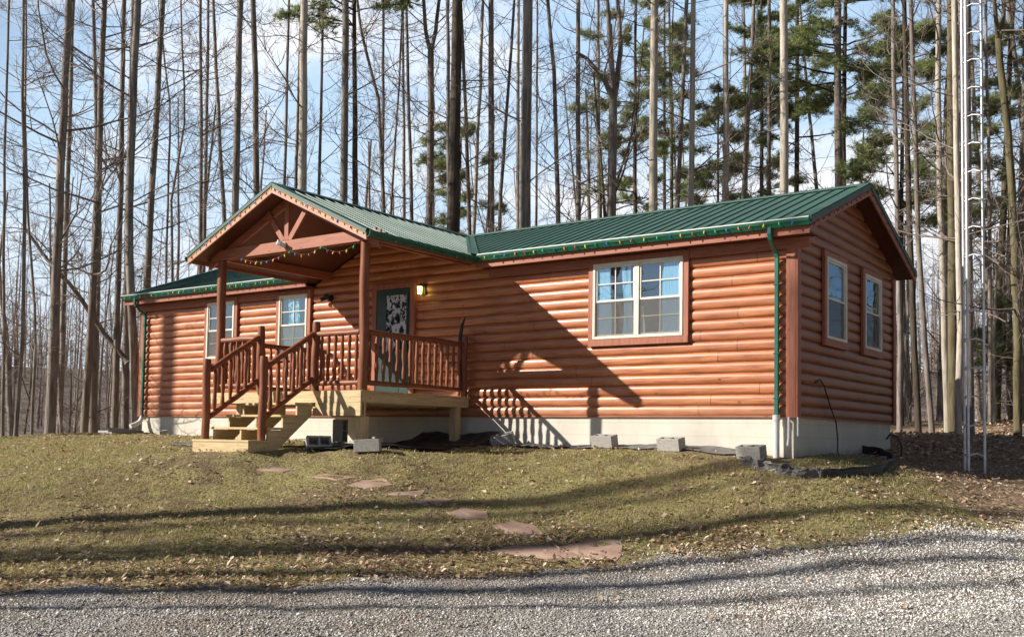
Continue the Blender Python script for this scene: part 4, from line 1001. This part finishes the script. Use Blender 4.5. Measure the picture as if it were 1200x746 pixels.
def resample(path, n):
    path = np.array(path, float); d = np.r_[0, np.cumsum(np.linalg.norm(np.diff(path, axis=0), axis=1))]; t = np.linspace(0, d[-1], n)
    return np.stack([np.interp(t, d, path[:,i]) for i in range(3)], 1)
def trunk_tube(acc, path, r0, r1, n=18, k=10, flare=True, wob=.02):
    P = resample(path, n); t = np.linspace(0, 1, n); P[:,0] += (RNG.normal(0, wob*.4, n)+wob*np.sin(t*5+RNG.random()*6))*np.minimum(1, t*8); P[:,1] += RNG.normal(0, wob*.4, n)*np.minimum(1, t*8)
    R = r0+(r1-r0)*t
    if flare:
        P = np.insert(P, 1, P[0]+(P[1]-P[0])*.25, 0); R = np.insert(R, 1, R[0]*1.02); R[0] *= 1.35
    acc.add(P[None], R[None], k); return P, R
def deciduous(name, path, r0, r1, label, cat='tree', group=None, nl=24, lo=.25, ln=(1.2, 3.2), up=.10, ang=(50, 95), bk='bark', forks=(), dens=(7, 6), rl=.30, root=None, thin=1.):
    base = np.array(path[0], float)
    root = empty(name, base); tag(root, label, cat, group)
    acc = TubeAcc(); P, Rr = trunk_tube(acc, path, r0, r1)
    tr_p = [(P, Rr)]
    for fp, fr0, fr1 in forks: tr_p.append(trunk_tube(acc, fp, fr0, fr1, n=10, flare=False))
    acc.build('trunk', M[bk], root)
    tw = TubeAcc(); Q, Rq = tr_p[0]
    for Q, Rq in tr_p:
        c = nl if Q is P else max(4, nl//3)
        lo_ = lo if Q is P else .1
        P0, D, Ln, R0 = spawn(Q[None], c, lo_, 1., ang, (1, 1), Rq[None], 1.)
        hfac = RNG.uniform(.5, 1., c)
        Ln = RNG.uniform(*ln, c); R0 = np.minimum(R0*rl, .0065*Ln+.004)*RNG.uniform(.7, 1.3, c)
        p1, r1_ = grow(P0, D, Ln, R0, 6, .11, np.full(c, up)); tw.add(p1, r1_, 4)
        a = spawn(p1, dens[0], .15, .98, (25, 65), (.3, .6), r1_, .6); p2, r2 = grow(a[0], a[1], a[2], a[3], 4, .16, up*.6); tw.add(p2, r2, 3)
        a = spawn(p2, dens[1], .15, 1., (20, 60), (.35, .75), r2, .65); p3, r3 = grow(a[0], a[1], a[2], np.maximum(a[3]*thin, .0035), 3, .16, up*.4); tw.add(p3, r3, 3)
    tw.build('crown', M['twig'], root, smooth=False)
    return root
def tufts(C, size, per, w, rng=RNG, flat=.6, upb=.35):
    n = len(C); D = unit(rng.normal(0, 1, (n, per, 3))*np.array([1,1,flat])+np.array([0,0,upb])); L_ = size[:,None]*rng.uniform(.6, 1.1, (n, per))
    S = unit(np.cross(D, rng.normal(0,1,(n,per,3))))*w
    c = C[:,None]+rng.normal(0, .02, (n, per, 3)); P = np.stack([c-S, c+S, c+D*L_[...,None]+S*.3], 2); return P.reshape(-1, 3)
def pine(name, path, r0, r1, label, zlo, zhi, spread, nb=34, group=None, bk='bark_dark', side=None, cat='pine tree', ntw=11, per=20, dead=8):
    base = np.array(path[0], float); root = empty(name, base); tag(root, label, cat, group)
    acc = TubeAcc(); P, Rr = trunk_tube(acc, path, r0, r1)
    zz = P[:,2]
    tw = TubeAcc()
    nb = int(nb*1.3); z = np.sort(RNG.uniform(zlo, zhi, nb)); ct = np.stack([np.interp(z, zz, P[:,0]), np.interp(z, zz, P[:,1]), z], 1)
    k = (z-zlo)/(zhi-zlo); az = RNG.uniform(0, 2*np.pi, nb)
    Ln = spread*(1-.55*k)*RNG.uniform(.55, 1.1, nb); D = np.stack([np.cos(az), np.sin(az), RNG.uniform(.0, .35, nb)], 1)
    p1, r1_ = grow(ct, D, Ln, .010+.008*Ln, 7, .09, np.full(nb, -.03)); acc.add(p1, r1_, 4)
    a = spawn(p1, 7, .3, 1., (25, 65), (.22, .5), r1_, .5); a[1][:,2] *= .35; p2, r2 = grow(a[0], a[1], a[2], a[3], 3, .1, .05); acc.add(p2, r2, 3)
    if dead:
        zd = RNG.uniform(min(max(base[2]+2, zlo-5), zlo-.2), zlo, dead); cd = np.stack([np.interp(zd, zz, P[:,0]), np.interp(zd, zz, P[:,1]), zd], 1); ad = RNG.uniform(0, 6.28, dead)
        p, r = grow(cd, np.stack([np.cos(ad), np.sin(ad), 0*ad+.1], 1), RNG.uniform(.5, 1.6, dead), np.full(dead, .012), 4, .15, np.zeros(dead)); acc.add(p, r, 3)
    acc.build('trunk', M[bk], root)
    t = RNG.uniform(0, 1, (len(p2), ntw)); i = np.minimum((t*3).astype(int), 2); f = t*3-i; b = np.arange(len(p2))[:,None]
    C1 = (p2[b,i]+(p2[b,i+1]-p2[b,i])*f[...,None]).reshape(-1,3)
    t = RNG.uniform(.45, 1, (len(p1), 6)); i = np.minimum((t*7).astype(int), 6); f = t*7-i; b = np.arange(len(p1))[:,None]
    C2 = (p1[b,i]+(p1[b,i+1]-p1[b,i])*f[...,None]).reshape(-1,3)
    C = np.concatenate([C1, C2]); n = len(C); C = C+RNG.normal(0, .07, C.shape)
    Pn = tufts(C, RNG.uniform(.09, .24, n), per, .008)
    rn = np.repeat(np.clip(RNG.normal(.45, .2, n), 0, 1), per)+RNG.normal(0, .08, n*per)
    npmesh('crown', Pn, np.arange(len(Pn)), M['needle'], root, attr=np.clip(rn, 0, 1))
    return root
def tp(uvs, d, top=None, dd=0):
    """trunk path: first point dropped to the ground, last extended upward to height top"""
    P = [at(u, v, d+dd*i/(len(uvs)-1)) for i, (u, v) in enumerate(uvs)]
    a, b = P[0], P[1]
    # drop to ground along same lean
    g0 = gz(a[0], a[1])-.15
    if a[2] > g0:
        k = (a[2]-g0)/max(.5, b[2]-a[2]); k = min(k, 2.5); q = a-(b-a)*k*.6; q[2] = g0; P.insert(0, q)
    else: a[2] = g0
    if top:
        a, b = P[-2], P[-1]; h = top+gz(P[0][0], P[0][1])-b[2]
        if h > 0: dl = (b-a)/(b[2]-a[2]); dl[:2] *= .5; P.append(b+dl*h)
    return P
def W_(w, d): return w*d/F_PX/2
# (label, uv path bottom->top, distance, width px bottom, width px top, options)
T = [
 ('tall straight grey trunk, thickest of those left of the cabin and nearest the left edge', [(58,512),(69,250),(81,0)], 25, 12, 7, dict(nl=34, ln=(1.5,4))),
 ('slimmer trunk rising close behind the right of the thickest left trunk', [(69,512),(79,250),(84,60)], 29, 7, 4, dict(nl=22)),
 ('straight grey trunk left of the leaning dead tree top, bending slightly right', [(98,512),(114,250),(123,0)], 26, 9, 6, dict(nl=36, ln=(1.5,4))),
 ('dark trunk seen just behind the right of the second big left trunk', [(110,510),(116,300),(119,100)], 31, 7, 4, dict(nl=20)),
 ('slim dark trunk standing just left of the big trunk at the left roof corner', [(134,505),(141,250),(146,0)], 27, 8, 4.5, dict(nl=26)),
 ('big smooth grey trunk in front of the left end of the cabin roof', [(160,503),(157,420),(152,300),(152,230),(161,0)], 24.5, 10, 11, dict(nl=20, lo=.45)),
 ('dark trunk hidden close behind the big one at the left roof corner', [(147,506),(149,380),(150,260),(153,120)], 30, 9, 6, dict(nl=18)),
 ('grey trunk rising behind the left downspout and leaning right at the top', [(167,503),(172,330),(176,250),(191,0)], 27, 9, 6.5, dict(nl=26)),
 ('thin upright sapling at the far left edge of the woods', [(3,512),(4,300),(6,150)], 24, 4, 2, dict(nl=24, lo=.1, ln=(.8,2.4))),
 ('slim young tree with many side branches left of the thickest left trunk', [(18,512),(26,400),(28,240),(26,120)], 23, 5, 2, dict(nl=44, lo=.12, ln=(.8,2.6))),
 ('very thin crooked sapling between the two leftmost trunk groups', [(37,512),(42,380),(33,270),(29,150)], 25, 3.5, 1.5, dict(nl=40, lo=.12, ln=(.8,2.2))),
 ('thin curving sapling whose tip hooks near the sky left of the porch', [(203,420),(201,230),(218,140),(213,30)], 30, 4, 2, dict(nl=34, lo=.2)),
 ('slender wavy sapling right of the grey trunk behind the left downspout', [(190,430),(196,260),(200,130),(190,50)], 32, 4, 2, dict(nl=36, lo=.2)),
 ('left one of two slender dark trunks in the sky left of the porch peak', [(233,450),(235,250),(235,0)], 33, 6, 4.5, dict(nl=28)),
 ('right one of two slender dark trunks in the sky left of the porch peak', [(236,450),(240,250),(244,0)], 35, 6, 4.5, dict(nl=28)),
 ('slender bowed trunk that curves left towards its top, left of the porch peak', [(268,430),(263,250),(256,130),(250,0)], 34, 7, 5, dict(nl=26)),
 ('straight pale trunk ending at the left slope of the porch roof', [(270,450),(276,250),(282,0)], 28, 10, 8, dict(nl=22)),
 ('grey trunk just above the left of the porch peak', [(303,450),(301,220),(300,100),(297,0)], 30, 9, 8, dict(nl=22)),
 ('slim trunk rising a little right of the porch peak', [(331,450),(333,218),(338,0)], 33, 5, 4, dict(nl=24)),
 ('thick pale trunk directly behind the right side of the porch peak', [(354,450),(355,225),(356,0)], 27, 12, 10, dict(nl=18, bk='bark_light')),
 ('thin grey trunk touching the left of the thick pale one by the porch peak', [(346,450),(347,225),(350,110)], 31, 5, 4, dict(nl=22)),
 ('thin dark trunk in the clear sky between the pale trunk and the pine pair', [(372,450),(373,230),(379,0)], 32, 5, 3.5, dict(nl=22)),
 ('grey bare trunk at the left of the pair that holds the pine crown', [(401,450),(403,230),(406,0)], 28, 11, 9, dict(nl=16)),
 ('thin leaning trunk slanting up left, right of the pine pair', [(452,450),(451,248),(444,117),(424,43)], 32, 7, 3, dict(nl=30)),
 ('slim straight trunk in the sky midway between the pine pair and the forked tree', [(449,450),(449,250),(449,0)], 34, 5.5, 4.5, dict(nl=24)),
 ('slender pale trunk left of the forked tree, left one of two', [(474,450),(474,250),(472.5,0)], 34, 5.5, 4, dict(nl=26, bk='bark_light')),
 ('slender trunk left of the forked tree, right one of two', [(485,450),(483,250),(476,0)], 33, 6, 4, dict(nl=26)),
 ('wiry thin tree leaning right among the slender trunks left of the forked tree', [(455,450),(457,250),(467,110)], 31, 4, 2, dict(nl=34)),
 ('tree whose trunk forks into a narrow Y high above the main roof valley', [(502,450),(503,250),(505,60)], 31, 9, 7.5, dict(nl=22, top=0, fk=[[(505,62),(499,35),(497,0),(496,-60)],[(505,62),(511,35),(514,0),(517,-60)]])),
 ('very thick dark trunk above the left of the roof valley', [(530,450),(531,250),(535,0)], 27, 17, 14, dict(nl=14, bk='bark_dark')),
 ('narrow sunlit trunk hugging the left of the very thick dark one', [(524,450),(525,250),(526,0)], 29, 6, 5, dict(nl=14)),
 ('slim trunk curving left right beside the very thick dark one', [(551,450),(550,248),(545,100),(541,17)], 31, 6.5, 4, dict(nl=26)),
 ('pale thin trunk leaning right above the roof valley', [(553,450),(556,250),(562,120),(566,0)], 32, 6, 4.5, dict(nl=26, bk='bark_light')),
 ('medium dark straight trunk above the left end of the main ridge', [(574,450),(575,250),(575,0)], 31, 10, 7.5, dict(nl=22)),
 ('slim trunk leaning right just left of the thick mottled trunk', [(583,450),(585,248),(592,150),(600,40)], 32, 6, 3.5, dict(nl=28)),
 ('thick mottled grey trunk above the left part of the main roof', [(614,450),(615,248),(619.5,0)], 26, 17, 13.5, dict(nl=14)),
 ('thin sunlit trunk hugging the left of the thick mottled one', [(606,450),(606,248),(607,0)], 29, 5.5, 4.5, dict(nl=14, bk='bark_light')),
 ('thin dark sapling just right of the thick mottled trunk', [(628,450),(628,248),(629,60)], 34, 4, 2.5, dict(nl=30)),
 ('wavy trunk leaning left with a crooked top, left of the window', [(656,450),(655,248),(650,85),(641,0)], 31, 7.5, 4.5, dict(nl=34)),
 ('slim upright trunk above the double window left edge', [(677,450),(677,248),(678,0)], 31, 7.5, 6, dict(nl=28)),
 ('broad crowned tree that divides into spreading limbs above the double window', [(717,450),(717,248),(719,117)], 29, 12, 10, dict(nl=26, top=0, ln=(1.5,4), fk=[[(719,120),(708,92),(690,70),(675,62)],[(719,120),(727,60),(724,0),(724,-60)],[(719,110),(716,50),(712,0),(708,-60)]])),
 ('tall whitish trunk, palest above the main roof', [(765,450),(766,248),(768,0)], 26, 12, 10.5, dict(nl=12, bk='bark_light')),
 ('slim pale trunk slanting right, between the whitish trunk and the roof centre', [(792,450),(794,240),(801,60),(804,0)], 31, 7, 4.5, dict(nl=30)),
 ('straight tan trunk above the roof, right of the slim slanting one', [(807,450),(809,235),(813,0)], 28, 8.5, 6.5, dict(nl=18, bk='bark_light')),
 ('straight tan trunk above the right part of the roof, second from the light thick one', [(849,450),(850,235),(850,0)], 28, 9, 7, dict(nl=16, bk='bark_light')),
 ('branchy thin tree leaning right between two straight tan trunks', [(868,450),(871,232),(882,35)], 30, 7, 4, dict(nl=44, ln=(1.2,3.6))),
 ('narrow dark trunk just left of the thick light tan trunk', [(902,450),(902,228),(902,0)], 31, 6, 4.5, dict(nl=22)),
 ('thick light tan trunk above the right downspout', [(919,450),(919.5,225),(919.5,0)], 26, 12, 10, dict(nl=12, bk='bark_light')),
 ('grey trunk above the roof near the gable peak', [(981,450),(982,215),(982,0)], 28, 11, 9, dict(nl=16)),
 ('pale trunk with slight waves left of the mossy trunk', [(1110,500),(1106,380),(1101,200),(1101,0)], 23, 8, 6, dict(nl=22, bk='bark_light')),
 ('mossy thick trunk immediately left of the tower', [(1117,503),(1115,250),(1115,0)], 22, 12, 10, dict(nl=16, bk='bark_moss')),
 ('sunlit bare trunk standing right in line with the left tower leg', [(1123,505),(1124,380),(1122,280)], 20.5, 8, 6, dict(nl=10, bk='bark_light')),
 ('grey trunk seen through the lattice of the tower', [(1136,510),(1133,250),(1133,0)], 21, 11, 10, dict(nl=14)),
 ('tan tree at the right edge that forks into two near its top', [(1193,497),(1193,400),(1185,220),(1170,44)], 21, 10, 8, dict(nl=26, top=0, bk='bark_moss', fk=[[(1170,46),(1166,20),(1164,-30)],[(1170,46),(1176,20),(1178,-40)]])),
 ('slim trunk just right of the gable back corner', [(1054,497),(1054,400),(1052,330)], 24, 6.5, 5, dict(nl=20)),
 ('dark leaning trunk behind the cabin right of the gable corner', [(1076,497),(1070,400),(1066,300)], 23, 7.5, 5, dict(nl=22, bk='bark_dark')),
 ('lit leaning trunk left of the group by the tower', [(1092,498),(1083,410),(1078,320)], 22.5, 7, 4.5, dict(nl=22)),
 ('slim dark trunk low between the tower and the right edge', [(1160,495),(1160,380),(1158,200)], 27, 5, 3, dict(nl=28)),
]
for lab, uv, d, w0, w1, o in T:
    o = dict(o); top = o.pop('top', 19); fk = o.pop('fk', [])
    path = tp(uv, d, top if top else None)
    forks = [([at(u, v, d+i*.25*(j%2*2-1)) for i, (u, v) in enumerate(f)], W_(w1*.72, d), W_(w1*.35, d)) for j, f in enumerate(fk)]
    r1 = W_(w1, d)*(1 if not top else .62)
    deciduous('bare_tree', path, W_(w0, d), r1, lab, forks=forks, **o)
# leaning dead tree
P_ = [at(150,425,27), at(125,395,27), at(85,335,26.5), at(60,311,26), at(29,268,26)]
deciduous('leaning_tree', P_, W_(7,27), W_(3,26), 'dead tree leaning to the left, caught across the left trunks', nl=12, lo=.3, dens=(3,2))
# pines
PN = [
 ('pine_tree', [(416,450),(416,230),(415,0)], 31, 10, 8, 12.2, 19, 3.2, 'pine with dark bark whose crown shows at the top edge above the porch', dict(nb=44)),
 ('pine_tree', [(535,450),(538,260),(540,170)], 36, 6, 3, 5.2, 11.0, 2.4, 'young pine partly hidden by the very thick dark trunk', dict(nb=26)),
 ('pine_tree', [(745,450),(745,200),(745,0)], 37, 7, 4.5, 8.6, 20, 2.6, 'pine with layered foliage left of the tall whitish trunk', dict(nb=34)),
 ('pine_tree', [(780,450),(779,240),(778,80)], 40, 6, 3.5, 9, 18, 2.2, 'small pine showing just right of the tall whitish trunk', dict(nb=26)),
 ('pine_tree', [(893,450),(893,230),(893,60)], 34, 7, 4, 7.8, 16.5, 2.2, 'pine with dark foliage between the tan trunks near the roof right half', dict(nb=30)),
 ('pine_tree', [(842,450),(842,250),(842,150)], 40, 5, 2, 8.2, 13.4, 2.3, 'low olive green pine behind the straight tan trunk', dict(nb=24)),
 ('pine_tree', [(933,450),(933,230),(934,0)], 33, 8, 6, 9.5, 19, 2.5, 'dark barked pine just right of the thick light tan trunk', dict(nb=34)),
 ('pine_tree', [(989,450),(989,215),(990,60)], 29, 8, 6, 9.6, 17, 3.4, 'largest pine, its wide olive crown spreading above the gable peak', dict(nb=54, per=22)),
 ('pine_tree', [(1056,490),(1056,250),(1058,70)], 27, 7, 3.5, 5.2, 11.5, 2.3, 'slender pine with a blue green crown between the gable peak and the tower', dict(nb=36)),
 ('pine_tree', [(1184,492),(1184,380),(1183,150)], 32, 5, 3, 6.5, 13, 2.0, 'sparse pine behind the forked tree at the right edge', dict(nb=24)),
 ('hemlock_tree', [(1183,495),(1180,430),(1178,395)], 30, 4, 1.5, 2.2, 4.4, 1.6, 'small dark evergreen low between the tower and the right edge', dict(nb=18, cat='evergreen')),
]
for nm, uv, d, w0, w1, zlo, zhi, spread, lab, o in PN:
    path = tp(uv, d, zhi+.3); pine(nm, path, W_(w0, d), .03, lab, zlo-.4, zhi-.4, spread, **o)
# trees outside the frame on the left; their shadows cross lawn and drive
SUN = np.array([-3.03, -3.07, 2.49]); SUN = SUN/np.linalg.norm(SUN); HD = -SUN[:2]/np.hypot(*SUN[:2])
k_ = 0
for (u, v, dist, r, lean) in [(150,602,30,.13,.2),(300,618,31,.12,-.2),(330,629,29,.10,.3),(300,595,20,.12,.4),(300,602,22,.13,-.3),(300,607,19,.07,.3),(330,636,20,.08,.3),(300,652,19,.13,-.2),(300,664,21,.15,.5),(150,712,24,.14,.2),(150,640,32,.14,.1),(900,673,32,.22,.1),(900,682,34,.20,-.2),(100,606,16,.07,.1)]:
    Q = on_ground(u, v); print('CROSS', u, v, round(Q[0]-Q[1]*.987, 2)); b = Q[:2]-HD*dist; z0 = gz(b[0], b[1])-.2
    path = [(b[0], b[1], z0), (b[0]+lean*.3, b[1]-lean*.2, z0+7), (b[0]+lean*.5, b[1]-lean*.5, z0+14), (b[0]+lean*.3, b[1]-lean, z0+21)]
    deciduous('bare_tree', path, r, r*.55, 'bare tree outside the left edge whose shadow crosses the lawn', group='trees left of the view casting shadows', nl=10, lo=.5, ln=(1., 3.), dens=(4, 3))
b = np.array([-14.75, 0])-HD*20; z0 = gz(*b)-.2
deciduous('bare_tree', [(b[0], b[1], z0), (b[0], b[1], z0+18)], .26, .2, 'bare tree outside the left edge whose shadow falls on the left end wall', nl=8, lo=.8)
# filler trees deeper in the woods: copies of a few prototypes
protos = []
def place(x, y, s, sxy, rz, lab, grp, which):
    p = protos[which]
    if not p[1]: o = p[0]; p[1] = True
    else: o = copy_tree(p[0])
    o.location = (x, y, gz(x, y)-.1); o.scale = (sxy, sxy, s); o.rotation_euler = (random.uniform(-.06,.06), random.uniform(-.06,.06), rz)
    o['label'] = lab; o['group'] = grp; return o
for i in range(12):
    h = 17; lx = random.uniform(-.9, .9); ly = random.uniform(-.9, .9)
    pth = [(0,0,0), (lx*.2, ly*.3, h*.3), (lx*.7, ly*.4, h*.6), (lx, ly, h)]
    if i % 4 == 3: fk = [([(lx*.7, ly*.4, h*.6), (lx*.7+.8, ly*.4+.5, h*.75), (lx*.7+1.1, ly*.4+.8, h)], .05, .02)]
    else: fk = []
    protos.append([deciduous('bare_tree', pth, random.uniform(.09, .15), .04, 'x', nl=46, lo=.12, ln=(.9, 3.0), dens=(5, 4), forks=fk, bk=['bark', 'bark', 'bark_light', 'bark_moss'][i % 4]), False])
rr = random.Random(5); cnt = 0
def world_of(u, d): 
    p = CP[:2]+d*(CF[:2]+CR[:2]*(u-600)/F_PX); return p
def ok_house(x, y): return not (-17.5 < x < 1.5 and -8 < y < 7)
for i in range(92):
    u = rr.uniform(-60, 1300) if i < 64 else rr.choice([rr.uniform(-420, -60), rr.uniform(1300, 1600)]); d = rr.uniform(33, 68) if 170 < u < 1040 else rr.uniform(28, 66)
    p = world_of(u, d)
    if not ok_house(*p): continue
    if u < 600 and rr.random() < .55: continue
    zone = ('left' if u < 170 else 'porch' if u < 450 else 'roof' if u < 1040 else 'tower')
    lab = {'left': 'slender bare tree deep in the woods beyond the left end of the cabin', 'porch': 'slender bare tree deep in the woods far behind the porch', 'roof': 'slender bare tree deep in the woods far behind the main roof', 'tower': 'slender bare tree deep in the woods beyond the antenna tower'}[zone]
    grp = {'left': 'deep woods beyond the left end', 'porch': 'deep woods behind the porch', 'roof': 'deep woods behind the main roof', 'tower': 'deep woods beyond the tower'}[zone]
    place(p[0], p[1], rr.uniform(.7, 1.25), rr.uniform(.7, 1.4), rr.uniform(0, 6.28), lab, grp, cnt % 12 if cnt < 12 else rr.randrange(12)); cnt += 1
# short understory saplings
for i in range(46):
    u = rr.choice([rr.uniform(-30, 170), rr.uniform(1050, 1230), rr.uniform(150, 1050)]); d = rr.uniform(26, 48) if (u < 170 or u > 1050) else rr.uniform(34, 50)
    p = world_of(u, d)
    if not ok_house(*p): continue
    left = u < 600
    place(p[0], p[1], rr.uniform(.28, .5), rr.uniform(.4, .6), rr.uniform(0, 6.28), 'low thin sapling in the undergrowth ' + ('on the left side of the woods' if left else 'on the right side of the woods'), 'low saplings ' + ('left' if left else 'right'), rr.randrange(12))
# trees on the side the windows mirror
for i in range(16):
    x = rr.uniform(-30, 6); y = rr.uniform(-62, -38)
    place(x, y, rr.uniform(.9, 1.3), rr.uniform(1.2, 2), rr.uniform(0, 6.28), 'bare tree standing across the driveway, mirrored in the window panes', 'trees across the driveway', rr.randrange(12))
for i in range(12):
    place(rr.uniform(14, 34), rr.uniform(8, 30), rr.uniform(.9, 1.3), rr.uniform(1, 1.8), rr.uniform(0, 6.28), 'bare tree to the right of the view, mirrored in the gable windows', 'trees right of the view', rr.randrange(12))
pp = pine('pine_tree', [(0,0,0), (.1,.1,6), (0,.2,15)], .17, .04, 'tall unseen pine added outside the right edge of the view, darkening the gable side', 2.5, 14.6, 3.2, nb=44, group='pines right of the view', per=12)  # unseen pines added to keep sky light off the gable
for i, (x, y) in enumerate([(13,1), (17,6), (12.5,9.5), (20,-1), (18,13), (25,4), (15,18), (24,12)]):
    o = pp if i == 0 else copy_tree(pp); o.location = (x, y, gz(x, y)-.1); o.rotation_euler = (0, 0, i*1.3); s_ = 1+.25*math.sin(i*2.3); o.scale = (s_, s_, s_*1.05)
# far wood as one mass
n = 1450; s_ = RNG.uniform(-1.3, 1.3, n); d = RNG.uniform(60, 150, n); u = 600+s_*950
px = CP[0]+d*(CF[0]+CR[0]*(u-600)/F_PX); py = CP[1]+d*(CF[1]+CR[1]*(u-600)/F_PX); pzz = ground_z(px, py)-.2
acc = TubeAcc(); h = RNG.uniform(4, 15, n)
P0 = np.stack([px, py, pzz], 1); p, r = grow(P0, np.tile([0,0,1.], (n,1)), h, RNG.uniform(.04, .13, n), 5, .03, .02, tip=.2); acc.add(p, r, 4)
a = spawn(p, 26, .1, 1., (30, 75), (.10, .26), r, .25, hi_taper=.4); p2, r2 = grow(a[0], a[1], a[2], np.clip(a[3], .012, .03), 3, .15, .08); acc.add(p2, r2, 3)
a = spawn(p2, 3, .3, 1., (20, 60), (.4, .7), r2, .7); p3, r3 = grow(a[0], a[1], a[2], np.clip(a[3], .009, .02), 2, .15, .05); acc.add(p3, r3, 3)
fo = acc.build('distant_woods', M['twig'], None, smooth=False); tag(fo, 'hazy mass of bare trees on the far slope behind everything', 'woods', kind='stuff')
# brush
n = 5200; s_ = RNG.uniform(-1.35, 1.35, n); d = 25+RNG.random(n)**.6*65; u = 600+s_*720
px = CP[0]+d*(CF[0]+CR[0]*(u-600)/F_PX); py = CP[1]+d*(CF[1]+CR[1]*(u-600)/F_PX)
kp = ~((px > -18) & (px < 2) & (py > -9) & (py < 8)) & (ground_z(px, py) < 6); px, py = px[kp], py[kp]; n = len(px)
acc = TubeAcc(); P0 = np.stack([px, py, ground_z(px, py)-.05], 1); D = RNG.normal(0, .35, (n, 3)); D[:,2] = 1
p, r = grow(P0, D, RNG.uniform(.6, 3.4, n), RNG.uniform(.006, .015, n), 5, .15, .03); acc.add(p, r, 3)
a = spawn(p, 7, .15, 1., (25, 65), (.25, .6), r, .7); p2, r2 = grow(a[0], a[1], a[2], a[3], 3, .2, .06); acc.add(p2, r2, 3)
fo = acc.build('undergrowth', M['twig'], None, smooth=False); tag(fo, 'tangled leafless undergrowth on the woodland floor', 'undergrowth', kind='stuff')
# ------------------------------------------------------------------ light
w = bpy.data.worlds.new('World'); scene.world = w; w.use_nodes = True; nt = w.node_tree; n_ = N(nt); bg = nt.nodes['Background']
sky = n_.n('ShaderNodeTexSky', sky_type='NISHITA'); sky.sun_disc = False; sky.sun_elevation = R_(30); sky.sun_rotation = math.atan2(SUN[0], SUN[1]); sky.air_density = .65; sky.dust_density = .4; sky.ozone_density = 1.2
tc_ = n_.n('ShaderNodeTexCoord'); mp = n_.n('ShaderNodeMapping'); n_.link(tc_.outputs['Generated'], mp.inputs[0]); mp.inputs['Scale'].default_value = (1, 1, 2.6); mp.inputs['Location'].default_value = (.35, .2, 0)
cl = n_.noise(mp.outputs[0], 2.6, 7, .58, .3)
# the thin bright cloud and haze bank fills the part of the sky behind the cabin
fac = n_.ramp(cl, [(.47, 0.), (.62, .9)])
vm = n_.n('ShaderNodeVectorMath', operation='DOT_PRODUCT'); n_.link(tc_.outputs['Generated'], vm.inputs[0]); vm.inputs[1].default_value = (-.585, .81, 0)
bank = n_.ramp(vm.outputs['Value'], [(.74, 0.), (.88, 1.)])
spz = n_.n('ShaderNodeSeparateXYZ'); n_.link(tc_.outputs['Generated'], spz.inputs[0])
hz = n_.ramp(spz.outputs[2], [(.05, (12., 13., 14.)), (.25, (8.2, 11., 14.)), (.6, (5.2, 8.4, 13.5))])
bright = n_.mix(fac, hz, (14.5, 14.6, 15.)); dimmer = n_.mix(n_.math('MULTIPLY', fac, .3), sky.outputs[0], (6., 6.1, 6.4))
n_.link(n_.mix(bank, dimmer, bright), bg.inputs['Color']); bg.inputs['Strength'].default_value = .05
sl = bpy.data.lights.new('sun', 'SUN'); sl.energy = 5.; sl.angle = R_(.5); sl.color = (1., .93, .82)
so = bpy.data.objects.new('sun', sl); COL.objects.link(so); so.rotation_euler = Vector([float(q) for q in SUN]).to_track_quat('Z', 'Y').to_euler(); so.location = (-20, -20, 30)
scene.view_settings.view_transform = 'Standard'; scene.view_settings.look = 'None'; scene.view_settings.exposure = .6; scene.view_settings.gamma = 1
scene.render.engine = 'CYCLES'; scene.cycles.max_bounces = 6; scene.cycles.transparent_max_bounces = 12
